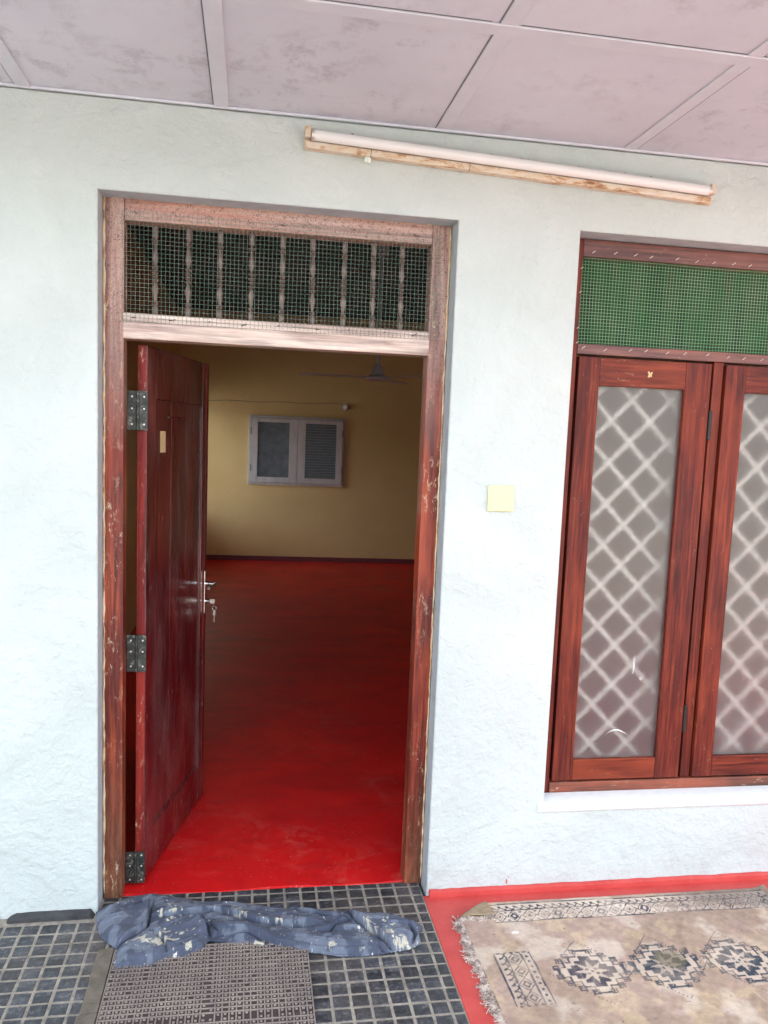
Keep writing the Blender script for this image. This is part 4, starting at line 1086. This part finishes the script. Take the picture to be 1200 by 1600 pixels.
Z += .012 * np.exp(-(np.hypot(X - RX1, (Y - RY1) * 1.2) / .028) ** 2)          # curled far corner
edge = np.minimum.reduce([X - RX0, RX1 - X, RY1 - Y, Y - RY0]); 
cut = (X - 1.188) * .093 + (Y + .168) * -.0 < 0
lim = -.168 + (X - 1.188) * (.090 / .118)
eL = vnoise(X, Y, 30, 85, 3) * .006
mask = (Y < lim) & (X > RX0 + eL) & (Y < RY1 - eL * .9)
rg = grid_obj('weave', X, Y, Z, colr, mask, M['rug'], rugt, .003)
# folded corner showing the plain underside
bm = bmesh.new()
A_ = Vector((1.186, -.168, .009)); B_ = Vector((1.304, -.078, .010)); C_ = Vector((1.312, -.168, .020)); nn = 14; gridv = {}
for i in range(nn + 1):
    for j in range(nn + 1 - i):
        a, b = i / nn, j / nn; p_ = A_ * (1 - a - b) + B_ * a + C_ * b
        p_.z += .010 * math.sin(math.pi * min(1, (a + b))) * (1 - b) + .0012 * math.sin(9 * a + 7 * b)
        gridv[(i, j)] = bm.verts.new(p_)
for i in range(nn):
    for j in range(nn - i):
        bm.faces.new((gridv[(i, j)], gridv[(i + 1, j)], gridv[(i, j + 1)]))
        if j < nn - i - 1: bm.faces.new((gridv[(i + 1, j)], gridv[(i + 1, j + 1)], gridv[(i, j + 1)]))
fo = done('folded_corner', bm, M['rugback'], rugt, True); fo.modifiers.new('s', 'SOLIDIFY').thickness = .003
# knotted fringe
bm = bmesh.new(); r = random.Random(21)
def strand(x, y, z, ang, ln, curl):
    pts = []; a = ang
    for k in range(7):
        pts.append((x, y, z + .004 * math.sin(k * .9 + curl * 30)))
        x += math.cos(a) * ln / 6; y += math.sin(a) * ln / 6; a += curl + r.uniform(-.5, .5); z = max(.0025, z * .75)
    add_tube(bm, pts, r.uniform(.0009, .0017), 4)
for k in range(330):
    y = -.172 - .70 * k / 330
    e = .010 * math.sin(y * 31) + .006 * math.sin(y * 83)
    for q in range(2): strand(RX0 + .004, y + r.uniform(-.002, .002), .008, math.pi + r.uniform(-.7, .7), .030 + e + r.uniform(-.008, .010), r.uniform(-.55, .55))
for k in range(130):
    t = k / 130; strand(1.190 + .115 * t, -.172 + .004 * math.sin(9 * t), .016, -math.pi / 2 + r.uniform(-.9, .9), .026 + r.uniform(-.008, .008), r.uniform(-.6, .6))
for (x, y) in ((1.175, -.27), (1.172, -.43), (1.18, -.60)): strand(x, y, .006, math.pi + .3, .05, .5)
done('fringe', bm, M['fringe'], rugt)

# ------------------------------------------------------------------ camera
cd = bpy.data.cameras.new('camera'); cam = bpy.data.objects.new('camera', cd); COL.objects.link(cam)
yaw, pit, rol = .1717, -.1168, .041
f_ = Vector((math.sin(yaw) * math.cos(pit), math.cos(yaw) * math.cos(pit), math.sin(pit)))
r0 = Vector((math.cos(yaw), -math.sin(yaw), 0)); u0 = r0.cross(f_)
rr_ = r0 * math.cos(rol) + u0 * math.sin(rol); uu = -r0 * math.sin(rol) + u0 * math.cos(rol)
Mx = Matrix((rr_, uu, -f_)).transposed().to_4x4(); Mx.translation = Vector((.466704, -2.710176, 1.607984))
cam.matrix_world = Mx
cd.sensor_fit = 'VERTICAL'; cd.sensor_height = 36; cd.lens = 1304.58 / 1600 * 36
cd.shift_x = -13.8 / 1600; cd.shift_y = 33.5 / 1600
cd.clip_start = .05; cd.clip_end = 500
sc.camera = cam

# ------------------------------------------------------------------ light
SE, SA = 42, 150      # sun behind the house
w = bpy.data.worlds.new('World'); sc.world = w; w.use_nodes = True
nt = w.node_tree; bg = nt.nodes['Background']
sky = nt.nodes.new('ShaderNodeTexSky'); sky.sky_type = 'NISHITA'; sky.sun_disc = False
sd = Vector((.45, .9, 0)).normalized()       # horizontal direction towards the sun
sky.sun_elevation = math.radians(SE); sky.sun_rotation = math.atan2(sd.x, sd.y)
sky.air_density = 1.0; sky.dust_density = 5.0; sky.ozone_density = 1.0
hs = nt.nodes.new('ShaderNodeHueSaturation'); hs.inputs['Saturation'].default_value = .42
nt.links.new(sky.outputs[0], hs.inputs['Color']); nt.links.new(hs.outputs[0], bg.inputs[0]); bg.inputs[1].default_value = .15
sl_ = bpy.data.lights.new('sun', 'SUN'); sl_.energy = 2.0; sl_.angle = math.radians(.5); sl_.color = (1, .965, .92)
so = bpy.data.objects.new('sun', sl_); COL.objects.link(so)
dirv = Vector((sd.x * math.cos(math.radians(SE)), sd.y * math.cos(math.radians(SE)), math.sin(math.radians(SE))))
so.rotation_euler = dirv.to_track_quat('Z', 'Y').to_euler(); so.location = dirv * 20
vs = sc.view_settings; vs.view_transform = 'Standard'; vs.look = 'None'; vs.exposure = 3.17; vs.gamma = 1; vs.use_curve_mapping = False
sc.render.resolution_x = 768; sc.render.resolution_y = 1024
sc.cycles.max_bounces = 10; sc.cycles.diffuse_bounces = 6; sc.cycles.transmission_bounces = 8; sc.cycles.caustics_refractive = True
